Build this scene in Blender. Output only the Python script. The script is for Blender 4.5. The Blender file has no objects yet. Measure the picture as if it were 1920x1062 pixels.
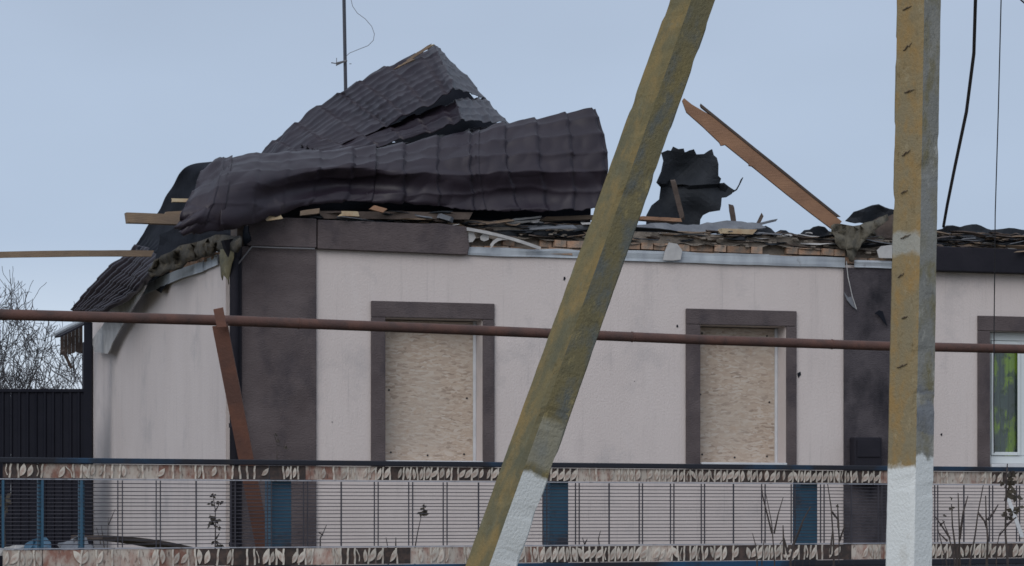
import bpy, bmesh, math, random
import numpy as np
from mathutils import Vector, Matrix, noise as mnoise
R = math.radians
random.seed(11)
sc = bpy.context.scene
C = sc.collection

# ------------------------------------------------------------------ camera
F, EYE, HOR = 5000.0, 1.5, 960.0          # focal length in photo pixels, eye height, horizon row
cam_d = bpy.data.cameras.new('camera')
cam = bpy.data.objects.new('camera', cam_d); C.objects.link(cam)
cam.location = (0, 0, EYE); cam.rotation_euler = (R(90), 0, 0)
cam_d.sensor_width = 36.0; cam_d.sensor_fit = 'HORIZONTAL'
cam_d.lens = 36.0 * F / 1920.0
cam_d.shift_y = (HOR - 531.0) / 1920.0
cam_d.clip_end = 2000.0
sc.camera = cam

# ------------------------------------------------------------------ sky, sun, exposure
SUN_EL, SUN_AZ = R(31), R(-24)            # azimuth measured at the camera, behind it and to the left
w = bpy.data.worlds.new('World'); sc.world = w; w.use_nodes = True
nt = w.node_tree; nt.nodes.clear()
wo = nt.nodes.new('ShaderNodeOutputWorld')
sky = nt.nodes.new('ShaderNodeTexSky'); sky.sky_type = 'NISHITA'; sky.sun_disc = False
sky.sun_elevation = SUN_EL; sky.sun_rotation = R(180) - SUN_AZ * -1
sky.air_density = 1.0; sky.dust_density = 3.0; sky.ozone_density = 1.5
bgA = nt.nodes.new('ShaderNodeBackground'); bgA.inputs[1].default_value = 0.09
nt.links.new(sky.outputs[0], bgA.inputs[0])
tc = nt.nodes.new('ShaderNodeTexCoord')
sep = nt.nodes.new('ShaderNodeSeparateXYZ'); nt.links.new(tc.outputs['Generated'], sep.inputs[0])
ramp = nt.nodes.new('ShaderNodeValToRGB')
nt.links.new(sep.outputs['Z'], ramp.inputs[0])
cr = ramp.color_ramp
cr.elements[0].position = 0.0; cr.elements[0].color = (0.74, 0.79, 0.87, 1)
cr.elements[1].position = 1.0; cr.elements[1].color = (0.80, 0.88, 1.0, 1)
e = cr.elements.new(0.06); e.color = (0.60, 0.69, 0.81, 1)
e = cr.elements.new(0.10); e.color = (0.435, 0.532, 0.685, 1)
e = cr.elements.new(0.19); e.color = (0.432, 0.52, 0.665, 1)
cn = nt.nodes.new('ShaderNodeTexNoise'); cn.inputs['Scale'].default_value = 4.0; cn.inputs['Detail'].default_value = 4.0
mp = nt.nodes.new('ShaderNodeMapping'); mp.inputs['Scale'].default_value = (1, 1, 2.5)
nt.links.new(tc.outputs['Generated'], mp.inputs[0]); nt.links.new(mp.outputs[0], cn.inputs['Vector'])
cmr = nt.nodes.new('ShaderNodeMapRange'); cmr.inputs[1].default_value = 0.3; cmr.inputs[2].default_value = 0.7
cmr.inputs[3].default_value = 0.95; cmr.inputs[4].default_value = 1.06
nt.links.new(cn.outputs[0], cmr.inputs[0])
mul = nt.nodes.new('ShaderNodeMixRGB'); mul.blend_type = 'MULTIPLY'; mul.inputs[0].default_value = 1.0
nt.links.new(ramp.outputs[0], mul.inputs[1]); nt.links.new(cmr.outputs[0], mul.inputs[2])
bgB = nt.nodes.new('ShaderNodeBackground'); bgB.inputs[1].default_value = 1.05
nt.links.new(mul.outputs[0], bgB.inputs[0])
mxs = nt.nodes.new('ShaderNodeMixShader'); mxs.inputs[0].default_value = 0.9
nt.links.new(bgA.outputs[0], mxs.inputs[1]); nt.links.new(bgB.outputs[0], mxs.inputs[2])
nt.links.new(mxs.outputs[0], wo.inputs[0])

sd = bpy.data.lights.new('sun', 'SUN'); sd.energy = 1.5; sd.angle = R(45); sd.color = (1.0, 0.95, 0.9)
sun = bpy.data.objects.new('sun', sd); C.objects.link(sun)
to_sun = Vector((math.sin(SUN_AZ) * math.cos(SUN_EL), -math.cos(SUN_AZ) * math.cos(SUN_EL), math.sin(SUN_EL)))
sun.rotation_euler = to_sun.to_track_quat('Z', 'Y').to_euler(); sun.location = to_sun * 60
sc.view_settings.view_transform = 'Standard'; sc.view_settings.look = 'None'
sc.view_settings.exposure = 0.0; sc.view_settings.gamma = 1.0
try: sc.cycles.filter_width = 1.6
except Exception: pass

# ------------------------------------------------------------------ helpers: places
def at(px, py, d):
    return Vector(((px - 960) / F * d, d, EYE + (HOR - py) / F * d))
class Frame:
    """a wall-like plane: local x runs along it, local y goes back, z is up"""
    def __init__(s, D, q, px0):
        s.phi = math.atan(q * F)
        d = D / (1 - q * (px0 - 960))
        s.O = Vector(((px0 - 960) / F * d, d, 0))
        s.M = Matrix.Translation(s.O) @ Matrix.Rotation(s.phi, 4, 'Z')
        s.I = s.M.inverted()
        s.c = s.I @ Vector((0, 0, EYE))
    def on(s, px, py, y=0.0):              # point seen at px,py lying at local depth y
        r = s.I.to_3x3() @ Vector(((px - 960) / F, 1, (HOR - py) / F))
        return s.c + r * ((y - s.c.y) / r.y)
    def onx(s, px, py, x=0.0):
        r = s.I.to_3x3() @ Vector(((px - 960) / F, 1, (HOR - py) / F))
        return s.c + r * ((x - s.c.x) / r.x)
    def d(s, px, py, d): return s.I @ at(px, py, d)
    def x(s, px, y=0.0): return s.on(px, 900, y).x
    def z(s, px, py, y=0.0): return s.on(px, py, y).z
HS = Frame(25.6, 6.3e-5, 440)             # the house front
FN = Frame(20.5, 1.05e-4, 0)              # the garden fence
GP = Frame(21.6, 1.05e-4, 0)              # the gas pipe behind it

# ------------------------------------------------------------------ helpers: meshes
class MB:
    def __init__(s): s.v = []; s.f = []; s.m = []; s.cur = 0
    def add(s, vs, fs):
        o = len(s.v); s.v += [Vector(p) for p in vs]
        for f in fs: s.f.append([o + i for i in f]); s.m.append(s.cur)
        return s
    def box(s, a, b):
        x0, y0, z0 = a; x1, y1, z1 = b
        return s.add([(x0,y0,z0),(x1,y0,z0),(x1,y1,z0),(x0,y1,z0),(x0,y0,z1),(x1,y0,z1),(x1,y1,z1),(x0,y1,z1)],
                     [(0,3,2,1),(4,5,6,7),(0,1,5,4),(1,2,6,5),(2,3,7,6),(3,0,4,7)])
    def beam(s, p0, p1, w, h, up=(0,0,1), seg=1, jag=0.0, bow=0.0, rough=0.0, jag0=True, jag1=True):
        p0 = Vector(p0); p1 = Vector(p1); ax = (p1 - p0); L = ax.length; ax.normalize()
        up = Vector(up); sd = ax.cross(up)
        if sd.length < 1e-4: sd = ax.cross(Vector((0,1,0)))
        sd.normalize(); u = sd.cross(ax).normalized()
        rings = []
        for i in range(seg + 1):
            t = i / seg; c = p0 + ax * (L * t) + u * (bow * 4 * t * (1 - t))
            ring = []
            for (a, b) in ((-1,-1),(1,-1),(1,1),(-1,1)):
                j = random.uniform(-jag, jag) if ((i == 0 and jag0) or (i == seg and jag1)) else 0
                k = 1 + random.uniform(-rough, rough)
                ring.append(c + sd * (a * w / 2 * k) + u * (b * h / 2 * k) + ax * j)
            rings.append(ring)
        vs = [p for r in rings for p in r]; fs = [(3,2,1,0)]
        for i in range(seg):
            for k in range(4):
                fs.append((i*4+k, i*4+(k+1)%4, (i+1)*4+(k+1)%4, (i+1)*4+k))
        e = seg * 4; fs.append((e, e+1, e+2, e+3))
        return s.add(vs, fs)
    def tube(s, pts, rad, n=8, caps=True):
        pts = [Vector(p) for p in pts]
        if not hasattr(rad, '__len__'): rad = [rad] * len(pts)
        vs = []; fs = []; prev = None
        for i, p in enumerate(pts):
            t = (pts[min(i+1, len(pts)-1)] - pts[max(i-1, 0)])
            if t.length < 1e-9: t = Vector((0,0,1))
            t.normalize()
            if prev is None:
                a = t.cross(Vector((0,1,0)) if abs(t.y) < .9 else Vector((1,0,0))).normalized()
            else:
                a = (prev - t * prev.dot(t)).normalized()
            prev = a; b = t.cross(a)
            for k in range(n):
                an = 2 * math.pi * k / n
                vs.append(p + (a * math.cos(an) + b * math.sin(an)) * rad[i])
        for i in range(len(pts) - 1):
            for k in range(n):
                fs.append((i*n+k, i*n+(k+1)%n, (i+1)*n+(k+1)%n, (i+1)*n+k))
        if caps:
            fs.append(tuple(range(n-1, -1, -1))); e = (len(pts)-1)*n; fs.append(tuple(range(e, e+n)))
        return s.add(vs, fs)
    def extrude(s, poly, y0, y1):          # polygon in x,z pushed along y
        n = len(poly)
        vs = [(x, y0, z) for x, z in poly] + [(x, y1, z) for x, z in poly]
        fs = [tuple(range(n)), tuple(range(2*n-1, n-1, -1))]
        for i in range(n): fs.append((i, n+i, n+(i+1)%n, (i+1)%n))
        return s.add(vs, fs)
    def mesh(s, name, mats, smooth=False):
        me = bpy.data.meshes.new(name)
        me.from_pydata([tuple(p) for p in s.v], [], s.f)
        for m in (mats if isinstance(mats, (list, tuple)) else [mats]): me.materials.append(m)
        if any(s.m): me.polygons.foreach_set('material_index', s.m)
        if smooth: me.polygons.foreach_set('use_smooth', [True] * len(me.polygons))
        me.update(); return me
    def build(s, name, mats, parent=None, smooth=False, label=None, cat=None, group=None, kind=None, bevel=0, solid=0, fix=True):
        loc = Vector((0,0,0))
        if parent is None:
            lo = Vector([min(p[i] for p in s.v) for i in range(3)]); hi = Vector([max(p[i] for p in s.v) for i in range(3)])
            loc = Vector(((lo.x+hi.x)/2, (lo.y+hi.y)/2, lo.z))
            s.v = [p - loc for p in s.v]
        me = s.mesh(name, mats, smooth)
        if fix:
            bm = bmesh.new(); bm.from_mesh(me); bmesh.ops.recalc_face_normals(bm, faces=bm.faces); bm.to_mesh(me); bm.free()
        o = bpy.data.objects.new(name, me); C.objects.link(o); o.location = loc
        if parent: o.parent = parent
        if bevel:
            b = o.modifiers.new('bevel', 'BEVEL'); b.width = bevel; b.segments = 2; b.limit_method = 'ANGLE'
        if solid:
            b = o.modifiers.new('solid', 'SOLIDIFY'); b.thickness = solid; b.offset = 0
        tag(o, label, cat, group, kind)
        return o
def tag(o, label=None, cat=None, group=None, kind=None):
    if label: o['label'] = label
    if cat: o['category'] = cat
    if group: o['group'] = group
    if kind: o['kind'] = kind
    return o
def empty(name, M, label=None, cat=None, group=None):
    o = bpy.data.objects.new(name, None); C.objects.link(o); o.matrix_world = M; o.empty_display_size = .2
    return tag(o, label, cat, group)
def inst(name, me, parent, M=None):
    o = bpy.data.objects.new(name, me); C.objects.link(o); o.parent = parent
    if M is not None: o.matrix_local = M
    return o
def catmull(pts, t):
    n = len(pts) - 1; x = min(max(t, 0), 1) * n; i = min(int(x), n - 1); u = x - i
    p0, p1, p2, p3 = (np.array(pts[max(i-1,0)], float), np.array(pts[i], float), np.array(pts[i+1], float), np.array(pts[min(i+2,n)], float))
    return .5 * ((2*p1) + (-p0+p2)*u + (2*p0-5*p1+4*p2-p3)*u*u + (-p0+3*p1-3*p2+p3)*u**3)
def quad(a, b, c, v, vm):                 # parabola through a(v=0), b(v=vm), c(v=1)
    la = (v-vm)*(v-1)/(vm); lb = v*(v-1)/(vm*(vm-1)); lc = v*(v-vm)/(1-vm)
    return a*la + b*lb + c*lc
def grid(P, nu, nv, disp=None, keep=None):
    """mesh of P(u,v); disp(u, v, su, sv) is pushed out along the normal, su/sv are lengths in metres"""
    A = np.array([[P(i/nu, j/nv) for j in range(nv+1)] for i in range(nu+1)], float)
    if disp is not None:
        su = np.zeros(A.shape[:2]); sv = np.zeros(A.shape[:2])
        su[1:] = np.cumsum(np.linalg.norm(A[1:] - A[:-1], axis=2), axis=0)
        sv[:,1:] = np.cumsum(np.linalg.norm(A[:,1:] - A[:,:-1], axis=2), axis=1)
        su = np.repeat(su[:, nv//2][:,None], nv+1, axis=1)
        N = np.cross(np.gradient(A, axis=0), np.gradient(A, axis=1))
        N /= (np.linalg.norm(N, axis=2, keepdims=True) + 1e-9)
        Dp = np.array([[disp(i/nu, j/nv, su[i,j], sv[i,j]) for j in range(nv+1)] for i in range(nu+1)])
        A = A + N * Dp[:,:,None]
    m = MB(); m.v = [Vector(p) for p in A.reshape(-1,3)]
    for i in range(nu):
        for j in range(nv):
            if keep and not keep((i+.5)/nu, (j+.5)/nv): continue
            a = i*(nv+1)+j; m.f.append([a, a+nv+1, a+nv+2, a+1]); m.m.append(0)
    return m
def ragged(poly, place, cuts=2, jig=2.0):
    """outline in photo pixels -> bent sheet; place(px, py) gives the 3-D point"""
    pts = []
    for i in range(len(poly)):
        a = Vector((*poly[i], 0)); b = Vector((*poly[(i+1)%len(poly)], 0)); L = (b-a).length; k = max(1, int(L/9))
        for j in range(k):
            p = a.lerp(b, j/k)
            if j: p += Vector((random.uniform(-jig,jig), random.uniform(-jig,jig), 0))
            pts.append(p)
    bm = bmesh.new(); vs = [bm.verts.new(p) for p in pts]; bm.faces.new(vs)
    bmesh.ops.triangulate(bm, faces=bm.faces[:])
    for _ in range(cuts):
        lg = [e for e in bm.edges if e.calc_length() > 14 and not e.is_boundary]
        if lg: bmesh.ops.subdivide_edges(bm, edges=lg, cuts=1)
        bmesh.ops.triangulate(bm, faces=bm.faces[:])
    bm.verts.index_update()
    m = MB(); m.add([place(v.co.x, v.co.y) for v in bm.verts], [[v.index for v in f.verts] for f in bm.faces]); bm.free()
    return m
def nz(x, y, z=0.0): return mnoise.noise(Vector((x, y, z)))

# ------------------------------------------------------------------ helpers: materials
def mat(name, c1, c2=None, rough=.8, scale=3.0, stretch=(1,1,1), lo=.35, hi=.65, c3=None, scale3=12.0, st3=(1,1,1), lo3=.55, hi3=.75,
        bump=0.0, bscale=60.0, bst=(1,1,1), metal=0.0, spec=.4, rand=0.0):
    m = bpy.data.materials.new(name); m.use_nodes = True; t = m.node_tree; n = t.nodes; l = t.links
    b = n['Principled BSDF']; b.inputs['Roughness'].default_value = rough; b.inputs['Metallic'].default_value = metal
    b.inputs['Specular IOR Level'].default_value = spec
    tcn = n.new('ShaderNodeTexCoord')
    def nse(sca, st, det=5.0):
        mpn = n.new('ShaderNodeMapping'); mpn.inputs['Scale'].default_value = st; l.new(tcn.outputs['Object'], mpn.inputs[0])
        q = n.new('ShaderNodeTexNoise'); q.inputs['Scale'].default_value = sca; q.inputs['Detail'].default_value = det
        q.inputs['Roughness'].default_value = .6
        l.new(mpn.outputs[0], q.inputs['Vector']); return q.outputs[0]
    def rng(o, a, bb):
        q = n.new('ShaderNodeMapRange'); q.inputs[1].default_value = a; q.inputs[2].default_value = bb; l.new(o, q.inputs[0]); return q.outputs[0]
    def mix(fac, a, bcol):
        q = n.new('ShaderNodeMixRGB'); l.new(fac, q.inputs[0])
        for k, x in ((1, a), (2, bcol)):
            if isinstance(x, tuple): q.inputs[k].default_value = (*x, 1)
            else: l.new(x, q.inputs[k])
        return q.outputs[0]
    col = c1
    if c2: col = mix(rng(nse(scale, stretch), lo, hi), c1, c2)
    if c3: col = mix(rng(nse(scale3, st3), lo3, hi3), col, c3)
    if rand:
        oi = n.new('ShaderNodeObjectInfo'); q = n.new('ShaderNodeHueSaturation')
        mr = n.new('ShaderNodeMapRange'); mr.inputs[3].default_value = 1 - rand; mr.inputs[4].default_value = 1 + rand
        l.new(oi.outputs['Random'], mr.inputs[0]); l.new(mr.outputs[0], q.inputs['Value'])
        if isinstance(col, tuple): q.inputs['Color'].default_value = (*col, 1)
        else: l.new(col, q.inputs['Color'])
        col = q.outputs[0]
    if isinstance(col, tuple): b.inputs['Base Color'].default_value = (*col, 1)
    else: l.new(col, b.inputs['Base Color'])
    if bump:
        bp = n.new('ShaderNodeBump'); bp.inputs['Strength'].default_value = bump; bp.inputs['Distance'].default_value = .01
        l.new(nse(bscale, bst, 3.0), bp.inputs['Height']); l.new(bp.outputs[0], b.inputs['Normal'])
    m['x'] = 1
    return m
def speckle(m, col, scale, st, lo, hi):
    t = m.node_tree; n = t.nodes; l = t.links; b = n['Principled BSDF']; src = b.inputs['Base Color'].links[0].from_socket
    tcn = n.new('ShaderNodeTexCoord'); mpn = n.new('ShaderNodeMapping'); mpn.inputs['Scale'].default_value = st; l.new(tcn.outputs['Object'], mpn.inputs[0])
    q = n.new('ShaderNodeTexNoise'); q.inputs['Scale'].default_value = scale; q.inputs['Detail'].default_value = 6; q.inputs['Roughness'].default_value = .7; l.new(mpn.outputs[0], q.inputs['Vector'])
    r = n.new('ShaderNodeMapRange'); r.inputs[1].default_value = lo; r.inputs[2].default_value = hi; l.new(q.outputs[0], r.inputs[0])
    x = n.new('ShaderNodeMixRGB'); l.new(r.outputs[0], x.inputs[0]); l.new(src, x.inputs[1]); x.inputs[2].default_value = (*col, 1); l.new(x.outputs[0], b.inputs['Base Color'])
M = {}
M['pink'] = mat('pink_stucco', (.495,.447,.437), (.53,.482,.472), .92, 1.1, (1,1,.5), c3=(.41,.372,.368), scale3=1.6, st3=(2.5,2.5,.35), lo3=.56, hi3=.85, bump=.5, bscale=70, bst=(1,1,.6))
M['brown'] = mat('brown_stucco', (.074,.061,.064), (.112,.094,.097), .95, 2.6, (1,1,1.4), lo=.3, hi=.7, c3=(.042,.038,.046), scale3=2.2, st3=(1.3,1.3,.9), lo3=.50, hi3=.75, bump=.9, bscale=38, bst=(1,1,2), spec=.15)
M['scorched'] = mat('scorched_stucco', (.052,.047,.055), (.080,.072,.080), .95, 2.6, (1,1,1.4), c3=(.016,.016,.021), scale3=1.3, st3=(1.3,1.3,.8), lo3=.48, hi3=.66, bump=.9, bscale=38, bst=(1,1,2), spec=.15)
speckle(M['pink'], (.35,.325,.32), 5, (5,5,.18), .57, .80); speckle(M['pink'], (.31,.29,.285), 30, (1,1,1), .69, .78); speckle(M['pink'], (.53,.49,.485), 2.0, (2.5,2.5,.5), .56, .8); speckle(M['pink'], (.36,.34,.345), .9, (1,1,1), .55, .75)
M['black_trim'] = mat('dark_fascia', (.013,.013,.019), (.020,.019,.026), .7, 3, bump=.2, bscale=30, spec=.15)
M['flash'] = mat('galvanised_flashing', (.36,.40,.44), (.25,.28,.32), .55, 5, (1,1,.4), c3=(.14,.14,.15), scale3=7, lo3=.62, hi3=.75, metal=.0)
M['brick'] = mat('orange_brick', (.27,.165,.11), (.34,.225,.155), .95, 9, c3=(.16,.135,.115), scale3=8, lo3=.45, hi3=.65, bump=.6, bscale=80, rand=.3)
M['mortar'] = mat('rubble_mortar', (.13,.115,.10), (.20,.175,.15), .98, 8, (1,1,2), c3=(.07,.06,.055), scale3=6, st3=(1,1,2), bump=1, bscale=25)
M['metal'] = mat('brown_metal_tile', (.0155,.0112,.0185), (.0220,.0165,.0255), .5, 2.2, c3=(.044,.035,.040), scale3=5, lo3=.62, hi3=.85, bump=.12, bscale=9, spec=.35)
M['under'] = mat('dark_membrane', (.007,.009,.014), (.012,.014,.021), .8, 3, bump=.5, bscale=12, spec=.1)
M['tar'] = mat('torn_tar_paper', (.013,.016,.021), (.024,.028,.035), .75, 2.5, bump=.6, bscale=14, spec=.2)
M['slate'] = mat('grey_slate_sheet', (.10,.11,.13), (.16,.17,.19), .85, 5, c3=(.05,.05,.06), scale3=4, bump=.4, bscale=40)
M['pale'] = mat('pale_sheet_metal', (.42,.42,.42), (.27,.27,.28), .6, 5)
M['wood'] = mat('weathered_wood', (.20,.145,.10), (.13,.10,.08), .85, 3, (1,1,1), bump=.5, bscale=30, bst=(.3,1,3))
M['wood_or'] = mat('fresh_orange_wood', (.29,.165,.10), (.22,.125,.08), .8, 3, (.6,.6,2), c3=(.17,.095,.06), scale3=5, bump=.4, bscale=30, bst=(.3,1,3))
M['wood_dk'] = mat('charred_wood', (.05,.038,.034), (.09,.07,.06), .9, 5, bump=.6, bscale=30)
M['wood_lt'] = mat('pale_wood', (.42,.36,.25), (.33,.22,.13), .8, 6, bump=.3)
M['wool'] = mat('mineral_wool', (.058,.050,.038), (.028,.027,.024), 1.0, 12, c3=(.105,.088,.058), scale3=9, bump=1, bscale=40)
M['wool_y'] = mat('stained_wool', (.17,.15,.09), (.11,.105,.07), 1.0, 9, bump=1, bscale=40)
M['wool_gr'] = mat('grey_wool', (.125,.115,.092), (.07,.068,.06), 1.0, 9, (2,2,.6), bump=1, bscale=40, bst=(2,2,.5), spec=.1)
M['rust'] = mat('rusty_pipe_paint', (.105,.052,.041), (.066,.038,.034), .8, 5, (1,1,1), c3=(.045,.032,.030), scale3=9, lo3=.52, hi3=.75, bump=.4, bscale=50)
M['rust_or'] = mat('rusty_channel', (.135,.058,.038), (.085,.042,.033), .8, 4, bump=.4, bscale=40)
M['blue'] = mat('blue_fence_paint', (.022,.072,.128), (.030,.092,.15), .5, 4, c3=(.03,.035,.05), scale3=3, st3=(1,1,1), lo3=.5, hi3=.62)
M['blue_dk'] = mat('dark_blue_rail', (.018,.020,.028), (.018,.058,.115), .6, .55, lo=.52, hi=.62, c3=(.026,.024,.026), scale3=4, spec=.2)
M['rod'] = mat('fence_rod', (.040,.040,.052), (.060,.058,.070), .7, 6, spec=.2)
M['upright'] = mat('grey_fence_bar', (.30,.31,.35), (.22,.235,.28), .6, 9, c3=(.10,.09,.09), scale3=20)
M['cream'] = mat('cream_cast_ornament', (.52,.485,.43), (.40,.365,.33), .8, 14, c3=(.24,.12,.085), scale3=9, lo3=.55, hi3=.7, rand=.22)
M['cream_plate'] = mat('cream_worn_plate', (.46,.415,.37), (.27,.145,.115), .85, 11, (1,1,.6), lo=.45, hi=.7, c3=(.12,.085,.075), scale3=24, st3=(2,1,.7), lo3=.55, hi3=.68, rand=.2)
M['dark_plate'] = mat('brown_worn_plate', (.040,.032,.031), (.10,.066,.055), .85, 14, lo=.45, hi=.7, rand=.25)
M['rust_plate'] = mat('rusty_strip_plate', (.22,.115,.09), (.38,.33,.29), .85, 13, (1,1,.6), lo=.42, hi=.62, c3=(.09,.06,.055), scale3=22, st3=(2,1,.7), lo3=.55, hi3=.68, rand=.2)
M['white'] = mat('white_pvc', (.55,.60,.62), None, .4)
M['sill'] = mat('white_sill', (.55,.57,.60), (.45,.47,.50), .5, 6)
M['tin'] = mat('black_corrugated_fence', (.007,.008,.014), (.011,.012,.019), .7, 1.5, spec=.12)
M['cable'] = mat('black_cable', (.012,.012,.016), None, .6)
M['rustw'] = mat('rusty_wire', (.07,.05,.035), (.11,.085,.06), .9, 20)
M['wire'] = mat('thin_grey_wire', (.12,.12,.13), None, .6)
M['antenna'] = mat('antenna_steel', (.03,.036,.055), (.05,.05,.06), .5, 8)
M['bark'] = mat('grey_bark', (.045,.044,.05), (.07,.068,.072), .95, 12, bump=.5, bscale=60)
M['twig'] = mat('twig_bark', (.062,.061,.068), None, .95)
M['stem'] = mat('dead_stem', (.035,.030,.032), (.060,.048,.042), .95, 12)
M['leafdry'] = mat('dry_leaf', (.030,.028,.026), (.060,.050,.035), .9, 12)
M['conc'] = mat('concrete_fitting', (.2,.2,.2), (.25,.25,.25), .9, 8)
M['insul'] = mat('brown_insulator', (.05,.03,.02), None, .2)
M['soil'] = mat('winter_ground', (.085,.072,.050), (.12,.105,.065), 1, .6, c3=(.05,.048,.03), scale3=4, bump=.6, bscale=20)
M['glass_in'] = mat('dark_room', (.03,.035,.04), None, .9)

def whitewashed(name, base1, base2, base3, edge, soft, wash=(.60,.63,.635), washfac=1.0, blotch=None):
    """concrete with lichen; limewash below height edge (local z)"""
    m = mat(name, base1, base2, .97, 4.5, (1.3,1.3,.7), lo=.36, hi=.64, c3=base3, scale3=8, st3=(1.2,1.2,.7), lo3=.47, hi3=.64, bump=.55, bscale=75, bst=(1,1,.8), spec=.1)
    speckle(m, tuple(min(1, c*1.45) for c in base2), 11, (1,1,.7), .57, .70)
    speckle(m, tuple(c*.6 for c in base1), 22, (1.2,1.2,.8), .58, .72)
    t = m.node_tree; n = t.nodes; l = t.links; b = n['Principled BSDF']
    src = b.inputs['Base Color'].links[0].from_socket
    tcn = n.new('ShaderNodeTexCoord'); sp = n.new('ShaderNodeSeparateXYZ'); l.new(tcn.outputs['Object'], sp.inputs[0])
    no = n.new('ShaderNodeTexNoise'); no.inputs['Scale'].default_value = 14; no.inputs['Detail'].default_value = 6; l.new(tcn.outputs['Object'], no.inputs['Vector'])
    a1 = n.new('ShaderNodeMath'); a1.operation = 'MULTIPLY_ADD'; l.new(no.outputs[0], a1.inputs[0]); a1.inputs[1].default_value = soft; l.new(sp.outputs['Z'], a1.inputs[2])
    mr = n.new('ShaderNodeMapRange'); mr.inputs[1].default_value = edge + .5*soft + .012; mr.inputs[2].default_value = edge + .5*soft - .012
    mr.inputs[3].default_value = 0; mr.inputs[4].default_value = washfac; l.new(a1.outputs[0], mr.inputs[0])
    no2 = n.new('ShaderNodeTexNoise'); no2.inputs['Scale'].default_value = 6; no2.inputs['Detail'].default_value = 6; l.new(tcn.outputs['Object'], no2.inputs['Vector'])
    mr2 = n.new('ShaderNodeMapRange'); mr2.inputs[1].default_value = .58; mr2.inputs[2].default_value = .75; mr2.inputs[3].default_value = 1; mr2.inputs[4].default_value = .55; l.new(no2.outputs[0], mr2.inputs[0])
    pr = n.new('ShaderNodeMath'); pr.operation = 'MULTIPLY'; l.new(mr.outputs[0], pr.inputs[0]); l.new(mr2.outputs[0], pr.inputs[1])
    if blotch:                            # painted bands: list of (z0, z1, colour)
        for (z0, z1, colr, al) in blotch:
            g1 = n.new('ShaderNodeMapRange'); g1.inputs[1].default_value = z0; g1.inputs[2].default_value = z0 + .03; l.new(a1.outputs[0], g1.inputs[0])
            g2 = n.new('ShaderNodeMapRange'); g2.inputs[1].default_value = z1; g2.inputs[2].default_value = z1 - .03; l.new(a1.outputs[0], g2.inputs[0])
            g = n.new('ShaderNodeMath'); g.operation = 'MULTIPLY'; l.new(g1.outputs[0], g.inputs[0]); l.new(g2.outputs[0], g.inputs[1])
            ga = n.new('ShaderNodeMath'); ga.operation = 'MULTIPLY'; l.new(g.outputs[0], ga.inputs[0]); ga.inputs[1].default_value = al
            x = n.new('ShaderNodeMixRGB'); l.new(ga.outputs[0], x.inputs[0]); l.new(src, x.inputs[1]); x.inputs[2].default_value = (*colr, 1); src = x.outputs[0]
    x = n.new('ShaderNodeMixRGB'); l.new(pr.outputs[0], x.inputs[0]); l.new(src, x.inputs[1]); x.inputs[2].default_value = (*wash, 1)
    l.new(x.outputs[0], b.inputs['Base Color'])
    return m

def osb():
    m = mat('strand_board', (.4,.3,.22), None, .8, bump=.35, bscale=60, bst=(.5,1,2)); t = m.node_tree; n = t.nodes; l = t.links; b = n['Principled BSDF']
    tcn = n.new('ShaderNodeTexCoord'); no = n.new('ShaderNodeTexNoise'); no.inputs['Scale'].default_value = 11; no.inputs['Detail'].default_value = 4
    l.new(tcn.outputs['Object'], no.inputs['Vector'])
    mx = n.new('ShaderNodeMixRGB'); mx.inputs[0].default_value = .045; l.new(tcn.outputs['Object'], mx.inputs[1]); l.new(no.outputs['Color'], mx.inputs[2])
    mpn = n.new('ShaderNodeMapping'); mpn.inputs['Scale'].default_value = (19, 19, 82); l.new(mx.outputs[0], mpn.inputs[0])
    vo = n.new('ShaderNodeTexVoronoi'); vo.inputs['Scale'].default_value = 1.0; l.new(mpn.outputs[0], vo.inputs['Vector'])
    mp2 = n.new('ShaderNodeMapping'); mp2.inputs['Rotation'].default_value = (0, .55, 0); mp2.inputs['Scale'].default_value = (14, 14, 55); l.new(mx.outputs[0], mp2.inputs[0])
    vo2 = n.new('ShaderNodeTexVoronoi'); vo2.inputs['Scale'].default_value = 1.0; l.new(mp2.outputs[0], vo2.inputs['Vector'])
    nm = n.new('ShaderNodeTexNoise'); nm.inputs['Scale'].default_value = 9; l.new(tcn.outputs['Object'], nm.inputs['Vector'])
    nr_ = n.new('ShaderNodeMapRange'); nr_.inputs[1].default_value = .48; nr_.inputs[2].default_value = .52; l.new(nm.outputs[0], nr_.inputs[0])
    vm = n.new('ShaderNodeMixRGB'); l.new(nr_.outputs[0], vm.inputs[0]); l.new(vo.outputs['Color'], vm.inputs[1]); l.new(vo2.outputs['Color'], vm.inputs[2])
    sp = n.new('ShaderNodeSeparateColor'); l.new(vm.outputs[0], sp.inputs[0])
    r = n.new('ShaderNodeValToRGB'); l.new(sp.outputs[0], r.inputs[0])
    r.color_ramp.elements[0].color = (.26,.205,.165,1); r.color_ramp.elements[1].color = (.47,.42,.37,1)
    e = r.color_ramp.elements.new(.18); e.color = (.365,.295,.24,1)
    e = r.color_ramp.elements.new(.6); e.color = (.42,.345,.28,1)
    no2 = n.new('ShaderNodeTexNoise'); no2.inputs['Scale'].default_value = 2.2; l.new(tcn.outputs['Object'], no2.inputs['Vector'])
    mr = n.new('ShaderNodeMapRange'); mr.inputs[1].default_value = .4; mr.inputs[2].default_value = .7; l.new(no2.outputs[0], mr.inputs[0])
    x = n.new('ShaderNodeMixRGB'); l.new(mr.outputs[0], x.inputs[0]); l.new(r.outputs[0], x.inputs[1]); x.inputs[2].default_value = (.40,.355,.31,1)
    mr.inputs[4].default_value = .55
    l.new(x.outputs[0], b.inputs['Base Color']); speckle(m, (.20,.15,.115), 26, (.4,1,2.4), .60, .72); speckle(m, (.36,.25,.17), 2.2, (1,1,1), .60, .80); return m
M['osb'] = osb()
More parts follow.
